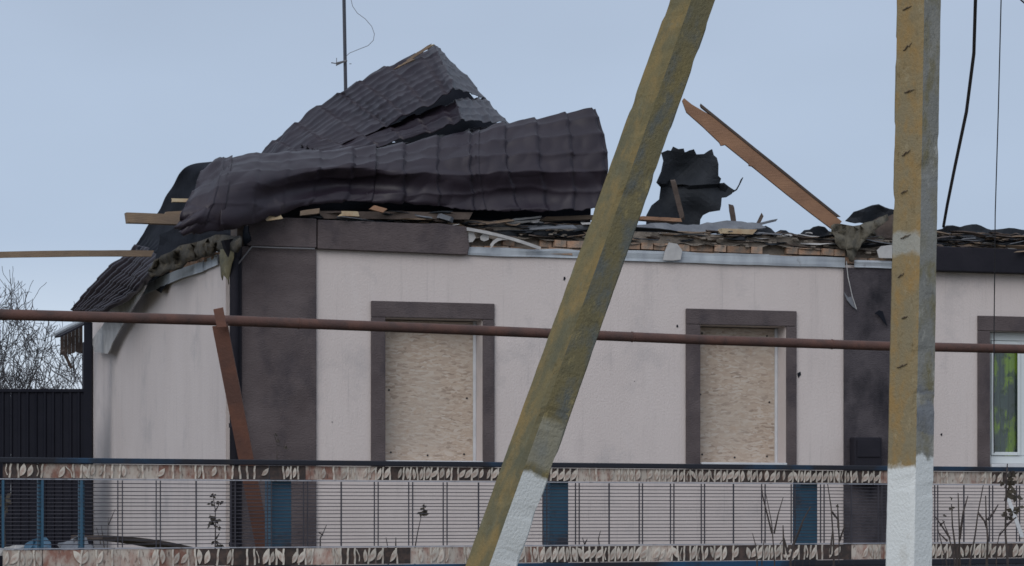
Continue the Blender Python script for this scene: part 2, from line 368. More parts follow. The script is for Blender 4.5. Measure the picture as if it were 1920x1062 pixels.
def glass():
    m = bpy.data.materials.new('window_glass'); m.use_nodes = True; t = m.node_tree; n = t.nodes; l = t.links
    o = n['Material Output']; n.remove(n['Principled BSDF'])
    tr = n.new('ShaderNodeBsdfTransparent'); tr.inputs[0].default_value = (.8,.86,.84,1); gl = n.new('ShaderNodeBsdfGlossy'); gl.inputs['Roughness'].default_value = .02
    fr = n.new('ShaderNodeFresnel'); fr.inputs[0].default_value = 1.5; mx = n.new('ShaderNodeMixShader')
    l.new(fr.outputs[0], mx.inputs[0]); l.new(tr.outputs[0], mx.inputs[1]); l.new(gl.outputs[0], mx.inputs[2]); l.new(mx.outputs[0], o.inputs[0]); return m
M['glass'] = glass()
M['curtain'] = mat('leafy_curtain', (.22,.25,.27), (.70,.88,.07), .9, 2.4, (2.4,1,.5), lo=.50, hi=.56, c3=(.15,.19,.13), scale3=8, lo3=.54, hi3=.66)

# ------------------------------------------------------------------ the ground
g = MB(); g.add([(-300,-60,0),(300,-60,0),(300,700,0),(-300,700,0)], [(0,1,2,3)])
g.build('ground', M['soil'], kind='structure')

# ------------------------------------------------------------------ the house
house = empty('damaged_house', HS.M, 'long single storey pink stucco house with brown trim and a wrecked roof', 'house')
XR = HS.x(2200); DEEP = HS.onx(170, 800).y
ZT, ZF = 3.968, 4.235                     # top of the plaster, top of the frieze
def w_open(pl, pr, ptop, pbot): return (HS.x(pl), HS.x(pr), HS.z((pl+pr)/2, pbot), HS.z((pl+pr)/2, ptop))
WIN = [w_open(722, 904, 598, 862), w_open(1312, 1473, 611, 866), w_open(1855, 1985, 620, 874)]
zs = sum(wn[2] for wn in WIN) / 3; zt = sum(wn[3] for wn in WIN[:2]) / 2
WIN = [(a, b, zs, zt) for (a, b, c, d) in WIN]
def wall_holes(x0, x1, z0, z1, th, holes):
    xs = sorted({x0, x1, *[h[0] for h in holes], *[h[1] for h in holes]}); zz = sorted({z0, z1, *[h[2] for h in holes], *[h[3] for h in holes]})
    m = MB()
    def hole(a, b, c, d): return any(a >= h[0]-1e-6 and b <= h[1]+1e-6 and c >= h[2]-1e-6 and d <= h[3]+1e-6 for h in holes)
    for i in range(len(xs)-1):
        for j in range(len(zz)-1):
            a, b, c, d = xs[i], xs[i+1], zz[j], zz[j+1]
            if hole(a,b,c,d): continue
            m.add([(a,0,c),(b,0,c),(b,0,d),(a,0,d)], [(0,1,2,3)]); m.add([(a,th,c),(b,th,c),(b,th,d),(a,th,d)], [(3,2,1,0)])
    for (a,b,c,d) in holes:
        m.add([(a,0,c),(a,th,c),(a,th,d),(a,0,d)], [(0,1,2,3)]); m.add([(b,0,c),(b,th,c),(b,th,d),(b,0,d)], [(3,2,1,0)])
        m.add([(a,0,d),(b,0,d),(b,th,d),(a,th,d)], [(3,2,1,0)]); m.add([(a,0,c),(b,0,c),(b,th,c),(a,th,c)], [(0,1,2,3)])
    m.add([(x0,0,z1),(x1,0,z1),(x1,th,z1),(x0,th,z1)], [(0,1,2,3)])
    return m
wall_holes(0.0, XR, 0, ZT, .42, WIN).build('front_wall', M['pink'], house, fix=False)
mw = MB(); mw.box((.003, .423, 0), (.35, DEEP, ZT - .004)); mw.build('side_wall', M['pink'], house)
mw = MB(); mw.box((.353, DEEP - .35, 0), (XR, DEEP, ZT - .006)); mw.build('back_wall', M['pink'], house)
mw = MB(); mw.box((XR - .35, .423, 0), (XR - .003, DEEP - .353, ZT - .004)); mw.build('end_wall', M['pink'], house)
mw = MB(); mw.box((.36, .43, ZT - .25), (XR - .36, DEEP - .36, ZT - .02)); mw.build('attic_floor', M['mortar'], house)
# brown pilasters, a little proud of the plaster
P1a, P1b = HS.x(452), HS.x(592)
mw = MB(); mw.box((P1a, -.03, 0), (P1b, .0, ZT)); mw.build('pilaster', M['brown'], house, bevel=.006)
mw = MB(); mw.box((-.03, -.045, 0), (P1a - .002, -.002, ZT + .02)); mw.build('corner_strip', M['black_trim'], house, bevel=.006)  # narrow dark strip along the near corner
mw = MB(); mw.box((HS.x(1581), -.03, 0), (HS.x(1700), .0, ZT - .03)); mw.build('pilaster', M['scorched'], house, bevel=.006)
mw = MB(); mw.box((HS.x(1590), -.16, HS.z(1615, 905)), (HS.x(1641), -.033, HS.z(1615, 821)))
mb_ = mw.build('dark_hollow', M['black_trim'], house, bevel=.01)  # black colour stands in for the shade inside a hollow
mw = MB(); mw.box((HS.x(1594), -.172, HS.z(1615, 858)), (HS.x(1637), -.162, HS.z(1615, 826))); mw.build('hollow_front', M['black_trim'], mb_, bevel=.004)
# far corner board and its downpipe
mw = MB(); p = HS.onx(170, 700); mw.box((-.10, DEEP - .20, 0), (.0, DEEP + .06, ZT - .35)); mw.build('far_corner_board', M['black_trim'], house, bevel=.01)
# frieze
mw = MB(); mw.box((HS.x(462), -.06, ZT + .004), (HS.x(591), -.005, ZF + .01)); mw.build('frieze', M['brown'], house, bevel=.008)
mw = MB(); xa, xb = HS.x(593), HS.x(877)
mw.extrude([(xa, ZT-.005), (xb-.02, ZT-.02), (xb, ZT+.06), (xb-.015, ZT+.15), (xb-.03, ZF-.02), (xb-.3, ZF+.004), (xa+1.0, ZF-.005), (xa, ZF)], -.065, -.005)
mw.build('frieze', M['brown'], house, bevel=.006)
mw = MB(); mw.box((HS.x(1690), -.14, ZT - .045), (XR - .01, -.004, ZT + .20)); mw.build('fascia', M['black_trim'], house, bevel=.008)
# window surrounds, boards, sills
SURR = [(695, 926), (1285, 1492), (1832, 2010)]
for k, (a, b, c, d) in enumerate(WIN):
    L, Rr = HS.x(SURR[k][0]), HS.x(SURR[k][1]); top = d + .155
    root = MB().box((L, -.028, d + .003), (Rr, -.001, top)).build('window_surround', M['brown'], house, bevel=.006)
    MB().box((L, -.027, c - .06), (a - .002, -.001, d)).build('surround_side', M['brown'], root, bevel=.006)
    MB().box((b + .002, -.027, c - .06), (Rr, -.001, d)).build('surround_side', M['brown'], root, bevel=.006)
    MB().box((a + .004, -.05, c - .035), (b - .004, .20, c - .002)).build('window_sill', M['sill'], house, bevel=.005)
    if k < 2:
        o = MB().box((a + .01, .21, c + .002), (b - .02, .228, d - .01)).build('strand_board', M['osb'], house)
        fr = MB().box((b - .030, .195, c + .003), (b - .003, .208, d - .003)).build('window_frame', M['sill'], house)
        for (fx, fz) in ((.1,.06),(.9,.05),(.5,.04),(.08,.5),(.93,.45),(.1,.95),(.9,.94)):
            zc = c + (d-c)*fz; xc = a + (b-a)*fx*.95 + .02
            MB().tube([(xc,.212,zc),(xc,.203,zc)], .010, 6).build('screw_head', M['cable'], o)
    else:
        w0 = .10
        fr = MB()
        for (x0,x1,z0,z1) in ((a+.005,a+.07,c+.003,d-.003),(b-.07,b-.005,c+.003,d-.003),(a+.072,b-.072,c+.003,c+.085),(a+.072,b-.072,d-.085,d-.003),(a+.40,a+.50,c+.087,d-.087)):
            fr.box((x0,w0,z0),(x1,w0+.06,z1))
        fo = fr.build('window_frame', M['white'], house, bevel=.006)
        for (x0,x1) in ((a+.072,a+.398),(a+.502,b-.072)):
            s = MB()
            for (q0,q1,z0,z1) in ((x0,x0+.028,c+.09,d-.09),(x1-.028,x1,c+.09,d-.09),(x0+.029,x1-.029,c+.09,c+.125),(x0+.029,x1-.029,d-.125,d-.09)):
                s.box((q0,w0-.015,z0),(q1,w0-.002,z1))
            s.build('sash', M['white'], fo, bevel=.004)
            MB().box((x0+.002,w0+.02,c+.09),(x1-.002,w0+.028,d-.09)).build('pane', M['glass'], fo)
        def cur(u, v):
            return (a + .03 + (b-a-.06)*u, .205 + .02*math.sin(u*46) + .01*math.sin(u*17+v*3), c + .02 + (d-c-.04)*v)
        grid(cur, 90, 6).build('curtain', M['curtain'], house, smooth=True)
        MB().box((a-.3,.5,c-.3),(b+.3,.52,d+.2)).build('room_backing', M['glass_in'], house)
# exposed wall head: flashing, bricks, mortar bed
def strip(pxa, pxb, z0, z1, y, m, name, wob=.008, th=.012):
    xa, xb = HS.x(pxa), HS.x(pxb); n = max(4, int((xb-xa)/.12)); mm = MB()
    def P(u, v):
        x = xa + (xb-xa)*u; zlo = z0 + nz(x*2.1, 3)*wob; zhi = z1 + nz(x*3.3, 9)*wob*1.6
        return (x, y + nz(x*1.7, v*2)*wob*1.2, zlo + (zhi-zlo)*v)
    return grid(P, n, 4).build(name, m, house, solid=th)
strip(876, 1110, ZT - .018, ZT + .06, -.022, M['flash'], 'wall_flashing')
strip(1108, 1440, ZT - .03, ZT + .075, -.028, M['flash'], 'wall_flashing')
strip(1436, 1582, ZT - .03, ZT + .07, -.022, M['flash'], 'wall_flashing')
strip(1598, 1690, ZT - .028, ZT + .045, -.05, M['flash'], 'wall_flashing')
masonry = MB().box((HS.x(600), .07, ZT + .003), (XR-.02, .40, ZT + .27)).build('wall_head', M['mortar'], house)
bm_ = MB().box((-.058,-.04,-.032),(.058,.04,.032)).mesh('brick', M['brick'])
bl_ = MB().box((-.12,-.04,-.032),(.12,.04,.032)).mesh('brick_long', M['brick'])
def bricks(pa, pb, rows, skip=.1):
    for r in rows:
        x = HS.x(pa) + (.06 if r % 2 else 0)
        while x < HS.x(pb):
            lng = random.random() < .3; wd = .24 if lng else .116
            if random.random() > skip:
                o = inst('brick', bl_ if lng else bm_, masonry, Matrix.Translation((x + wd/2, .03 + random.uniform(-.02,.035), ZT + .045 + r*.076 + random.uniform(-.004,.004))) @ Matrix.Rotation(random.uniform(-.09,.09), 4, 'Z') @ Matrix.Rotation(random.uniform(-.05,.05), 4, 'Y'))
            x += wd + .013
bricks(885, 1100, (0, 1), .22); bricks(1100, 1580, (0, 1), .2); bricks(1585, 1690, (0, 1), .25)
# mortar crumbs lying over the bricks
mm = MB()
for i in range(90):
    x = random.uniform(HS.x(890), HS.x(1690)); s = random.uniform(.006, .018)
    zc = ZT + .16 + random.uniform(-.04,.10); yc = random.uniform(-.03,.09)
    mm.box((x-s*1.6,yc-s,zc-s*.6),(x+s*1.6,yc+s,zc+s*.6))
mm.build('mortar_crumbs', M['mortar'], house, kind='stuff')
# soil/mortar layer over the courses, lumpy
def lump(u, v):
    x = HS.x(880) + (HS.x(1700)-HS.x(880))*u
    h = ZT + .225 + .03*nz(x*2.3, 1) + .02*nz(x*7, 4)
    return (x, -.01 + .45*v + .03*nz(x*5, v*4), (h - .07*(1-v)**2*1.2) if v > 0 else h - .075 + .03*nz(x*6,7))
grid(lump, 160, 6).build('mortar_bed', M['mortar'], house)
# wall top on the left part, behind the frieze: dark
MB().box((.04, .08, ZT+.01), (HS.x(600)-.01, .38, ZF - .01)).build('wall_plate', M['wood_dk'], house)
# side wall: flashing strip, plates, brick, dangling soffit
def sp(px, py, x=-.02): return HS.onx(px, py, x)
def side_strip(pts, wpx, m, name, x=-.02):
    mm = MB(); n = len(pts)
    for i, (px, py) in enumerate(pts):
        mm.v += [sp(px, py - wpx/2, x), sp(px, py + wpx/2, x)]
        if i: mm.f.append([2*i-2, 2*i-1, 2*i+1, 2*i]); mm.m.append(0)
    return mm.build(name, m, house, solid=.012)
side_strip([(408,487),(385,497),(382,498)], 20, M['flash'], 'side_flashing')
side_strip([(381,500),(340,513),(300,530),(258,549)], 19, M['flash'], 'side_flashing', -.03)
for i in range(7):
    px = 398 - i*13; inst('brick', bm_, masonry, HS.M.inverted() @ HS.M @ Matrix.Translation(sp(px, 480 + i*4.6, -.03) + Vector((.04,0,0))) @ Matrix.Rotation(R(90), 4, 'Z'))
ragged([(232,545),(275,535),(262,560),(240,592),(222,625),(203,664),(178,660),(172,640),(196,606),(205,580)], lambda px, py: sp(px, py, -.10 - .10*max(0,(620-py))/80), 2, .8).build('hanging_soffit', M['pale'], house, solid=.015)
# eave box at the far corner
def hb(px, py, d): return HS.d(px, py, d)
eb = MB()
for i in range(6):
    x0 = 113 + i*7; eb.beam(hb(x0+3.5, 618-i*2.2, 32.6+.02*i), hb(x0+3.5, 664-i*.6, 32.6+.02*i), .042, .02, (0,1,0), 2, .02)
eave = eb.build('eave_boarding', M['wood_dk'], house)
MB().tube([hb(102,627,32.4), hb(125,615,32.5), hb(160,600,32.7)], .03, 8).build('gutter', M['flash'], house)
MB().beam(hb(108,632,32.3), hb(165,603,32.5), .2, .02).build('eave_soffit', M['black_trim'], house)
# downpipe at the near corner
dp = HS.on(439, 700, -.09)
MB().tube([(dp.x, dp.y, 0), (dp.x, dp.y, ZT-.10), (dp.x-.01, dp.y, ZT-.02)], .042, 12).build('downpipe', M['black_trim'], house, smooth=True)
h0 = HS.on(437, 470, -.09)
hp = MB().tube([(dp.x, dp.y, ZT-.12), (dp.x-.02, dp.y, ZT-.02), (dp.x-.03, dp.y, ZT+.05)], [.05,.085,.095], 10).build('rain_hopper', M['black_trim'], house)
for z in (1.2, 2.3, 3.3): MB().tube([(dp.x, dp.y, z-.02), (dp.x, dp.y, z+.02)], .05, 12).build('pipe_clip', M['black_trim'], house)
MB().tube([HS.on(445,497,-.1), HS.on(472,463,-.08), HS.on(520,465,-.075), HS.on(590,467,-.075)], .008, 6).build('drip_edge', M['wire'], house)
_r = random.Random(3)
for (px, py, r) in [(1498,703,.02),(1058,523,.012),(1270,612,.009),(1765,815,.01)] + [(_r.uniform(610,1570), _r.uniform(490,850), _r.uniform(.003,.006)) for _ in range(6)]:
    if any(SURR[q][0]-5 < px < SURR[q][1]+5 and py > 560 for q in range(2)): continue
    c = HS.on(px, py, -.002); pts = []
    for k in range(7):
        an = k/7*6.28; rr = r*random.uniform(.6,1.3); pts.append((c.x + rr*math.cos(an), c.z + 1.5*rr*math.sin(an)))
    MB().extrude(pts, -.006, .0).build('chip_mark', M['under'], house)

# ------------------------------------------------------------------ wrecked roof
def tile(amp=1.0, pitch=.19, step=.35, h=.020, wv=.013, cr=.03, seed=0.0, cs=1.3):
    def f(u, v, su, sv):
        a = amp(u, v) if callable(amp) else amp
        wave = 2*abs(math.cos(math.pi*sv/pitch + .9*nz(su*.6, seed)))**.55 - 1.2
        ph = (su + .012*wave) / step; fr = ph - math.floor(ph)
        return a*(wv*wave + h*((1-fr) if fr > .06 else fr/.06*.94)) + cr*.5*nz(su*cs+seed, sv*cs*1.6, seed) + cr*2.0*(.3-abs(nz(su*1.9+seed+sv*1.3, sv*2.2-su*.6, 7+seed))) + cr*.8*(.3-abs(nz(su*5+seed, sv*4.2+su, 5)))
    return f
roof = MB().box((.5,.6,ZT-.01),(XR-1.5,.72,ZT+.06)).build('roof', M['wood_dk'], house)   # the wall plate the rest hangs on
T_ = [(380,312,.10),(410,297,.12),(450,286,.16),(620,275,.22),(760,262,.35),(870,241,.3),(960,222,.28),(1118,197,.2)]
M_ = [(352,372,-.38),(392,362,-.46),(445,342,-.42),(620,318,-.26),(760,316,-.18),(870,308,-.10),(965,296,-.08),(1134,286,-.02)]
B_ = [(331,425,-.45),(352,440,-.50),(440,433,-.42),(600,388,-.12),(760,389,-.10),(880,397,-.10),(990,397,-.10),(1122,394,-.06)]
def front_P(u, v):
    a = catmull(T_, u); b = catmull(M_, u); c = catmull(B_, u)
    v = v*(.985 + .035*nz(u*38, 2.2) + .02*nz(u*110, 5)) + (1-v)*.012*nz(u*30, 9)
    q = quad(a, b, c, v, .42)
    q[2] += .30*math.exp(-((q[0]-640)/150)**2)*math.exp(-((v-.68)/.20)**2) + .12*math.exp(-((q[0]-980)/170)**2)*math.exp(-((v-.8)/.15)**2)
    q[0] += (9*math.sin(v*math.pi*1.0) if u > .97 else 0)*(u-.97)/.03
    return tuple(HS.on(q[0], q[1], q[2]))
def fa(u, v): return .35 + .65*min(1, max(0, (u-.38)/.12))
_tf = tile(fa, .20, .34, .036, .012, .024, 2.0)
def fdisp(u, v, su, sv):
    d = _tf(u, v, su, sv)
    if u < .5: d += .07*(1-u/.5)*(.3-abs(nz(su*2.2+sv*1.1, sv*2.6, 3))) + .05*max(0, 1-u/.26)*(1-2*abs(math.sin(sv*17)))*max(0, v-.5)*2
    return d
nS = 4
for k in range(nS):
    u0, u1 = k/nS, (k+1)/nS + (.012 if k < nS-1 else 0)
    su_off = u0*4.1
    mm = grid(lambda u, v: front_P(u0+(u1-u0)*u, v), 84, 84, lambda u, v, su, sv: fdisp(u0+(u1-u0)*u, v, su+su_off, sv) + (.004*k))
    mm.build('roof_sheet', M['metal'], roof, smooth=True, solid=.006)
# peak, three torn layers folded over a ridge line
def band(T, B, right_T, right_B, dT, dB, name, amp=1.0, nu=120, nv=70, pitch=.19, curl=0.0, seed=0):
    """T/B: far and near edges (px,py) running up to the fold; right_*: px,py,d beyond the fold"""
    T3 = [(x, y, dT[0] + (dT[1]-dT[0])*i/(len(T)-1)) for i, (x, y) in enumerate(T)]
    B3 = [(x, y, dB[0] + (dB[1]-dB[0])*i/(len(B)-1)) for i, (x, y) in enumerate(B)]
    def P(u, v):
        if u <= .75: a = catmull(T3, u/.75); b = catmull(B3, u/.75)
        else:
            s = (u-.75)/.25; a = np.array(T3[-1])*(1-s) + np.array(right_T)*s; b = np.array(B3[-1])*(1-s) + np.array(right_B)*s
        q = a + (b-a)*v; q[1] -= curl*math.sin(v*math.pi)*(1-abs(u-.5))
        return tuple(HS.I @ at(*q))
    t = tile(lambda u, v: amp*(1 if u < .72 else .45), pitch, .35, .03, .016, .022, seed)
    return grid(P, nu, nv, t).build(name, M['metal'], roof, smooth=True, solid=.006)
band([(474,300),(528,246),(607,187),(648,161),(722,120),(814,82)], [(520,304),(590,284),(690,246),(740,224),(795,196),(850,162)],
     (826,92,28.3), (912,184,28.0), (29.2,27.4), (27.3,25.9), 'roof_sheet', 1.0, 150, 90, .19, 4, 1)
band([(560,268),(640,256),(720,231),(790,206),(854,184)], [(600,285),(680,272),(750,258),(815,242),(866,224)],
     (911,182,28.05), (957,230,27.7), (27.4,26.2), (26.8,25.7), 'roof_sheet', 1.0, 120, 50, .17, 3, 5)
band([(600,282),(680,276),(760,266),(840,250),(880,240)], [(600,300),(680,295),(760,288),(850,275),(900,262)],
     (956,229,27.75), (965,250,27.4), (27.3,26.6), (26.9,26.2), 'roof_sheet', .8, 60, 24, .17, 2, 8)
# ridge cap remains at the peak, rusty pale
for (a_, b_, w_) in (((762,116),(806,86),.03),((780,104),(812,84),.02),((742,128),(775,112),.018)):
    MB().beam(HS.I @ at(*a_,27.3), HS.I @ at(*b_,27.1), w_, .012, (0,-1,.3), 6, .05, .0, .4).build('ridge_strip', M['wood_lt'] if w_ == .02 else M['wood'], roof)
# dark sheet added behind the gaps to darken them, holes let daylight through
def ul(u, v):
    a = catmull([(540,278,29.0),(680,215,28.8),(815,105,28.6)], u); b = catmull([(560,300,27.8),(760,290,27.6),(945,245,28.3)], u)
    q = a + (b-a)*v; return tuple(HS.I @ at(*q))
def ul_keep(u, v): return nz(u*9, v*7, 2) < .5 and not (.80 < u < .86 and .52 < v < .60) and not (.70 < u < .73 and .66 < v < .70)
grid(ul, 60, 30, lambda u, v, a, b: .05*nz(a*3, b*3), ul_keep).build('dark_backing', M['under'], roof, solid=.004)
# added dark sheet behind the front sheet so that no daylight shows under it
def bk(u, v):
    a = catmull([(400,322,.62),(620,292,.62),(860,262,.55),(1105,222,.42)], u); b = catmull([(395,425,1.2),(620,425,1.0),(860,425,.9),(1108,425,.8)], u)
    q = a + (b-a)*v; return tuple(HS.on(*q))
grid(bk, 50, 20, lambda u, v, a, b: .06*nz(a*2, b*3)).build('dark_backing', M['under'], roof, solid=.004)
# left hip slope: drapes down to the far eave
LT = [(395,304,27.6),(345,318,28.0),(318,356,28.6),(298,395,29.2),(268,440,29.8),(240,478,30.3),(205,508,30.8),(170,545,31.3),(138,584,31.8)]
LB = [(470,300,26.2),(440,335,26.4),(410,380,26.6),(372,425,26.9),(335,462,27.3),(300,498,27.7),(270,535,28.2),(250,555,28.8),(196,588,29.8)]
def hip(u, v):
    a = catmull(LT, u); b = catmull(LB, u); q = a + (b-a)*v; q[0] += 8*math.sin(v*math.pi)*math.sin(u*math.pi); return tuple(HS.I @ at(*q))
def hipd(u, v, su, sv):
    return .030*min(1, max(0,(u-.50)*5))*math.cos(2*math.pi*v*11) + .03*nz(su*2, sv*2) + .012*((su/.35) % 1)*min(1, max(0,(u-.50)*5))
grid(lambda u, v: hip(u*.58, v), 60, 60, lambda u, v, a, b: hipd(u*.58, v, a, b)).build('membrane', M['under'], roof, smooth=True, solid=.004)
grid(lambda u, v: hip(.56+u*.44, v), 60, 130, lambda u, v, a, b: .004 + hipd(.56+u*.44, v, a+2, b)).build('hip_sheet', M['metal'], roof, smooth=True, solid=.006)
def hipu(u, v):
    q = np.array(hip(u, v)); q[0] += .16; q[2] -= .12; return tuple(q)
grid(hipu, 40, 20, lambda u, v, a, b: .04*nz(a*3, b*3), lambda u, v: u < .72).build('dark_backing', M['under'], roof, solid=.004)
# right end: broken remains along the wall head
for (pl, name, m_, y, th) in (
    ([(1585,414),(1600,398),(1648,384),(1668,392),(1700,400),(1700,455),(1660,452),(1640,420),(1612,418)], 'roof_scrap', 'tar', .35, .02),
    ([(1600,440),(1640,412),(1680,400),(1700,440),(1700,478),(1660,470),(1630,462)], 'roof_scrap', 'wood_dk', .22, .02),
    ([(1440,446),(1462,432),(1496,444),(1508,432),(1536,424),(1566,436),(1570,458),(1440,458)], 'roof_scrap', 'tar', .30, .02),
    ([(1757,432),(1775,424),(1800,426),(1830,421),(1858,432),(1890,428),(1925,432),(1990,440),(1990,470),(1757,470)], 'roof_scrap', 'tar', .35, .02)):
    ragged(pl, lambda px, py, y=y: HS.on(px, py, y + .10*nz(px*.03, py*.03)), 2, 2.2).build(name, M[m_], roof, solid=th)

# ------------------------------------------------------------------ loose things on the wall head
def hw(px, py, y): return HS.M @ HS.on(px, py, y)
def sheetw(poly, y, m, name, label, cat, bend=.08, th=.012, jig=1.5, tilt=0.0, cuts=2, group=None, place=None):
    cy = sum(p[1] for p in poly)/len(poly)
    return ragged(poly, place or (lambda px, py: hw(px, py, y + bend*nz(px*.025, py*.03, y) + tilt*(cy-py)/100)), cuts, jig).build(name, M[m], None, solid=th, label=label, cat=cat, group=group)
def plankw(a, b, wd, th, m, name, label, cat, up=(0,0,1), seg=6, jag=.03, bow=0.0, rough=.05, **k):
    return MB().beam(hw(*a), hw(*b), wd, th, up, seg, jag, bow, rough, **k).build(name, M[m], None, label=label, cat=cat)
# broken rafter
rf = empty('broken_rafter', Matrix.Translation(hw(1575,418,.45)), 'long orange broken rafter rising diagonally from the torn roof against the sky', 'beam')
ri = rf.matrix_world.inverted()
a = ri @ hw(1280,188,.45); b = ri @ hw(1572,424,.45)
ax = (b-a).normalized(); upv = Vector((ax.z, 0, -ax.x)); upv = upv if upv.z > 0 else -upv
mm = MB(); prof = [(0,-.01),(.05,-.075),(.16,-.085),(.27,-.105),(.285,-.12),(.30,-.085),(.45,-.085),(.455,-.10),(.47,-.085),(.7,-.085),(.85,-.08),(1.0,-.07)]
L = (b-a).length; vs = []
for (t, lo) in prof:
    c = a + (b-a)*t; hi = .055 if t > .05 else .02
    for (yy, zz) in ((-.03, lo), (-.03, hi), (.03, hi), (.03, lo)): vs.append(c + upv*zz + Vector((0, yy, 0)))
fs = [(0,1,2,3)]; n = len(prof)
for i in range(n-1):
    for k in range(4): fs.append((i*4+k, i*4+(k+1)%4, (i+1)*4+(k+1)%4, (i+1)*4+k))
fs.append((n*4-1,n*4-2,n*4-3,n*4-4)); mm.add(vs, fs); mm.build('rafter', M['wood_or'], rf)
MB().beam(a + (b-a)*.09 + upv*.071, a + (b-a)*.97 + upv*.071, .072, .024, upv, 8, .03, 0, .05).build('batten', M['wood_dk'], rf)
# torn tar paper standing against the sky
tp = [(1212,404),(1222,385),(1236,374),(1239,352),(1231,343),(1240,322),(1244,302),(1240,287),(1252,282),(1258,283),(1262,275),(1272,280),(1282,279),(1284,286),(1279,296),(1280,306),(1290,298),(1303,292),(1301,280),(1306,290),(1320,289),(1329,283),(1333,287),(1335,280),(1338,291),(1344,296),(1347,308),(1347,330),(1352,335),(1346,353),(1357,343),(1366,350),(1377,357),(1372,364),(1362,370),(1353,371),(1352,386),(1350,395),(1330,398),(1318,404),(1313,412),(1312,424),(1212,424)]
felt = ragged(tp, lambda px, py: hw(px, py, .55 + .10*nz(px*.018, py*.02) + .10*math.sin((px-1212)*.03) + (.06 if py > 348 else 0)), 3, 0.0)
fr_ = felt.build('torn_roofing_felt', M['tar'], None, solid=.010, smooth=False, label='torn black roofing felt standing ragged against the sky beside leaning pole', cat='roofing felt')
hk = MB().tube([hw(x, y, .55) - fr_.location for x, y in ((1374,360),(1381,356),(1386,347),(1390,338),(1393,333))], [.010,.008,.007,.009,.004], 5).build('torn_strand', M['tar'], fr_)
plankw((1262,340,.42), (1280,412,.40), .05, .025, 'wood_dk', 'splintered_lath', 'brown splintered lath propped against the torn black felt', 'lath', (0,1,0))
plankw((1196,410,.30), (1268,414,.42), .14, .035, 'wood_or', 'roof_board', 'short orange board end lying right beside the leaning pole', 'board')
plankw((1352,434,.06), (1412,436,.10), .09, .05, 'wood_lt', 'wood_block', 'small pale and orange wood block lying on the wall head', 'block')
plankw((1371,388,.35), (1377,424,.35), .05, .05, 'wood_dk', 'upright_splinter', 'dark upright wood splinter sticking up right of the torn felt', 'splinter', (0,1,0), 4, .05)
plankw((1428,406,.4), (1417,428,.4), .035, .03, 'wood_dk', 'upright_splinter', 'tiny dark splinter right of the larger upright splinter', 'splinter', (0,1,0), 3, .03)
plankw((1395,428,.3), (1450,414,.4), .10, .02, 'slate', 'roof_board', 'grey board tip pointing up right above the wall head', 'board')
sheetw([(1190,424),(1230,420),(1290,424),(1345,418),(1372,416),(1420,420),(1436,428),(1380,436),(1330,438),(1270,436),(1200,432)], .22, 'slate', 'slate_sheet', 'long flat grey sheet lying over the wall head right of leaning pole', 'slate', .1, .02, 1.5, 1.0)
sheetw([(1185,432),(1240,434),(1330,440),(1400,446),(1395,450),(1320,448),(1230,442),(1188,438)], .10, 'tar', 'felt_strip', 'thin dark felt strip hanging below the flat grey sheet', 'roofing felt', .06, .012, 1.5, .5)
sheetw([(1400,430),(1435,424),(1452,436),(1470,446),(1440,452),(1405,448)], .24, 'tar', 'felt_scrap', 'crumpled dark felt scrap right of the pale wood block', 'roofing felt', .1, .014, 2, .6)
sheetw([(1461,440),(1480,438),(1490,444),(1474,449)], .12, 'pale', 'plaster_flake', 'small white flake on dark rubble left of the rafter foot', 'flake', .02, .01, .6)
sheetw([(1262,489),(1243,488),(1247,470),(1254,455),(1270,458),(1279,470),(1276,487)], -.06, 'pale', 'flashing_offcut', 'pale grey tongue shaped metal offcut on the wall flashing', 'sheet metal', .01, .01, .5)
sheetw([(1648,484),(1644,470),(1652,462),(1668,460),(1690,462),(1690,486)], -.09, 'pale', 'metal_bracket', 'pale bent metal bracket beside the upright pole above dark pilaster', 'bracket', .02, .01, .5)
# left of the leaning pole
sheetw([(885,424),(930,414),(985,408),(1016,405),(1010,416),(985,418),(940,424)], .10, 'pale', 'bent_metal_strip', 'bright pale bent metal strip under the edge of the metal sheet', 'sheet metal', .03, .012, 1)
sheetw([(900,428),(960,421),(1040,422),(1108,424),(1110,430),(1040,434),(950,434)], .10, 'slate', 'slate_sheet', 'narrow grey sheet lying left of the leaning pole', 'slate', .05, .014, 1.5)
sheetw([(930,434),(1000,432),(1110,432),(1110,446),(1060,448),(1000,444),(960,444)], .05, 'tar', 'felt_scrap', 'flat dark felt scrap left of the leaning pole above the bricks', 'roofing felt', .05, .014, 2)
plankw((1018,412,.25), (1120,408,.2), .12, .04, 'wood', 'roof_board', 'weathered brown board end left of the leaning pole', 'board')
plankw((1090,420,.0), (1150,418,.05), .05, .02, 'pale', 'pale_lath', 'short white lath end touching the leaning pole', 'lath')
plankw((876,430,-.09), (1012,466,-.09), .02, .03, 'pale', 'bent_drip_edge', 'thin pale drip edge slanting down over the flashing', 'trim', (0,0,1), 8, .01, .02)
plankw((920,462,-.08), (950,448,-.08), .015, .03, 'pale', 'bent_drip_edge', 'short pale curled strip under the slanting drip edge', 'trim', (0,0,1), 4, .01, .03)
for (pl, lab) in (([(878,436),(888,436),(892,446),(886,454),(878,455)], 'pale flake of plaster at the broken end of the frieze'), ([(900,444),(908,438),(917,442),(916,450),(907,453),(901,450)], 'pale round plaster flake right of the broken frieze end')):
    sheetw(pl, -.05, 'pale', 'plaster_flake', lab, 'flake', .01, .012, .5)
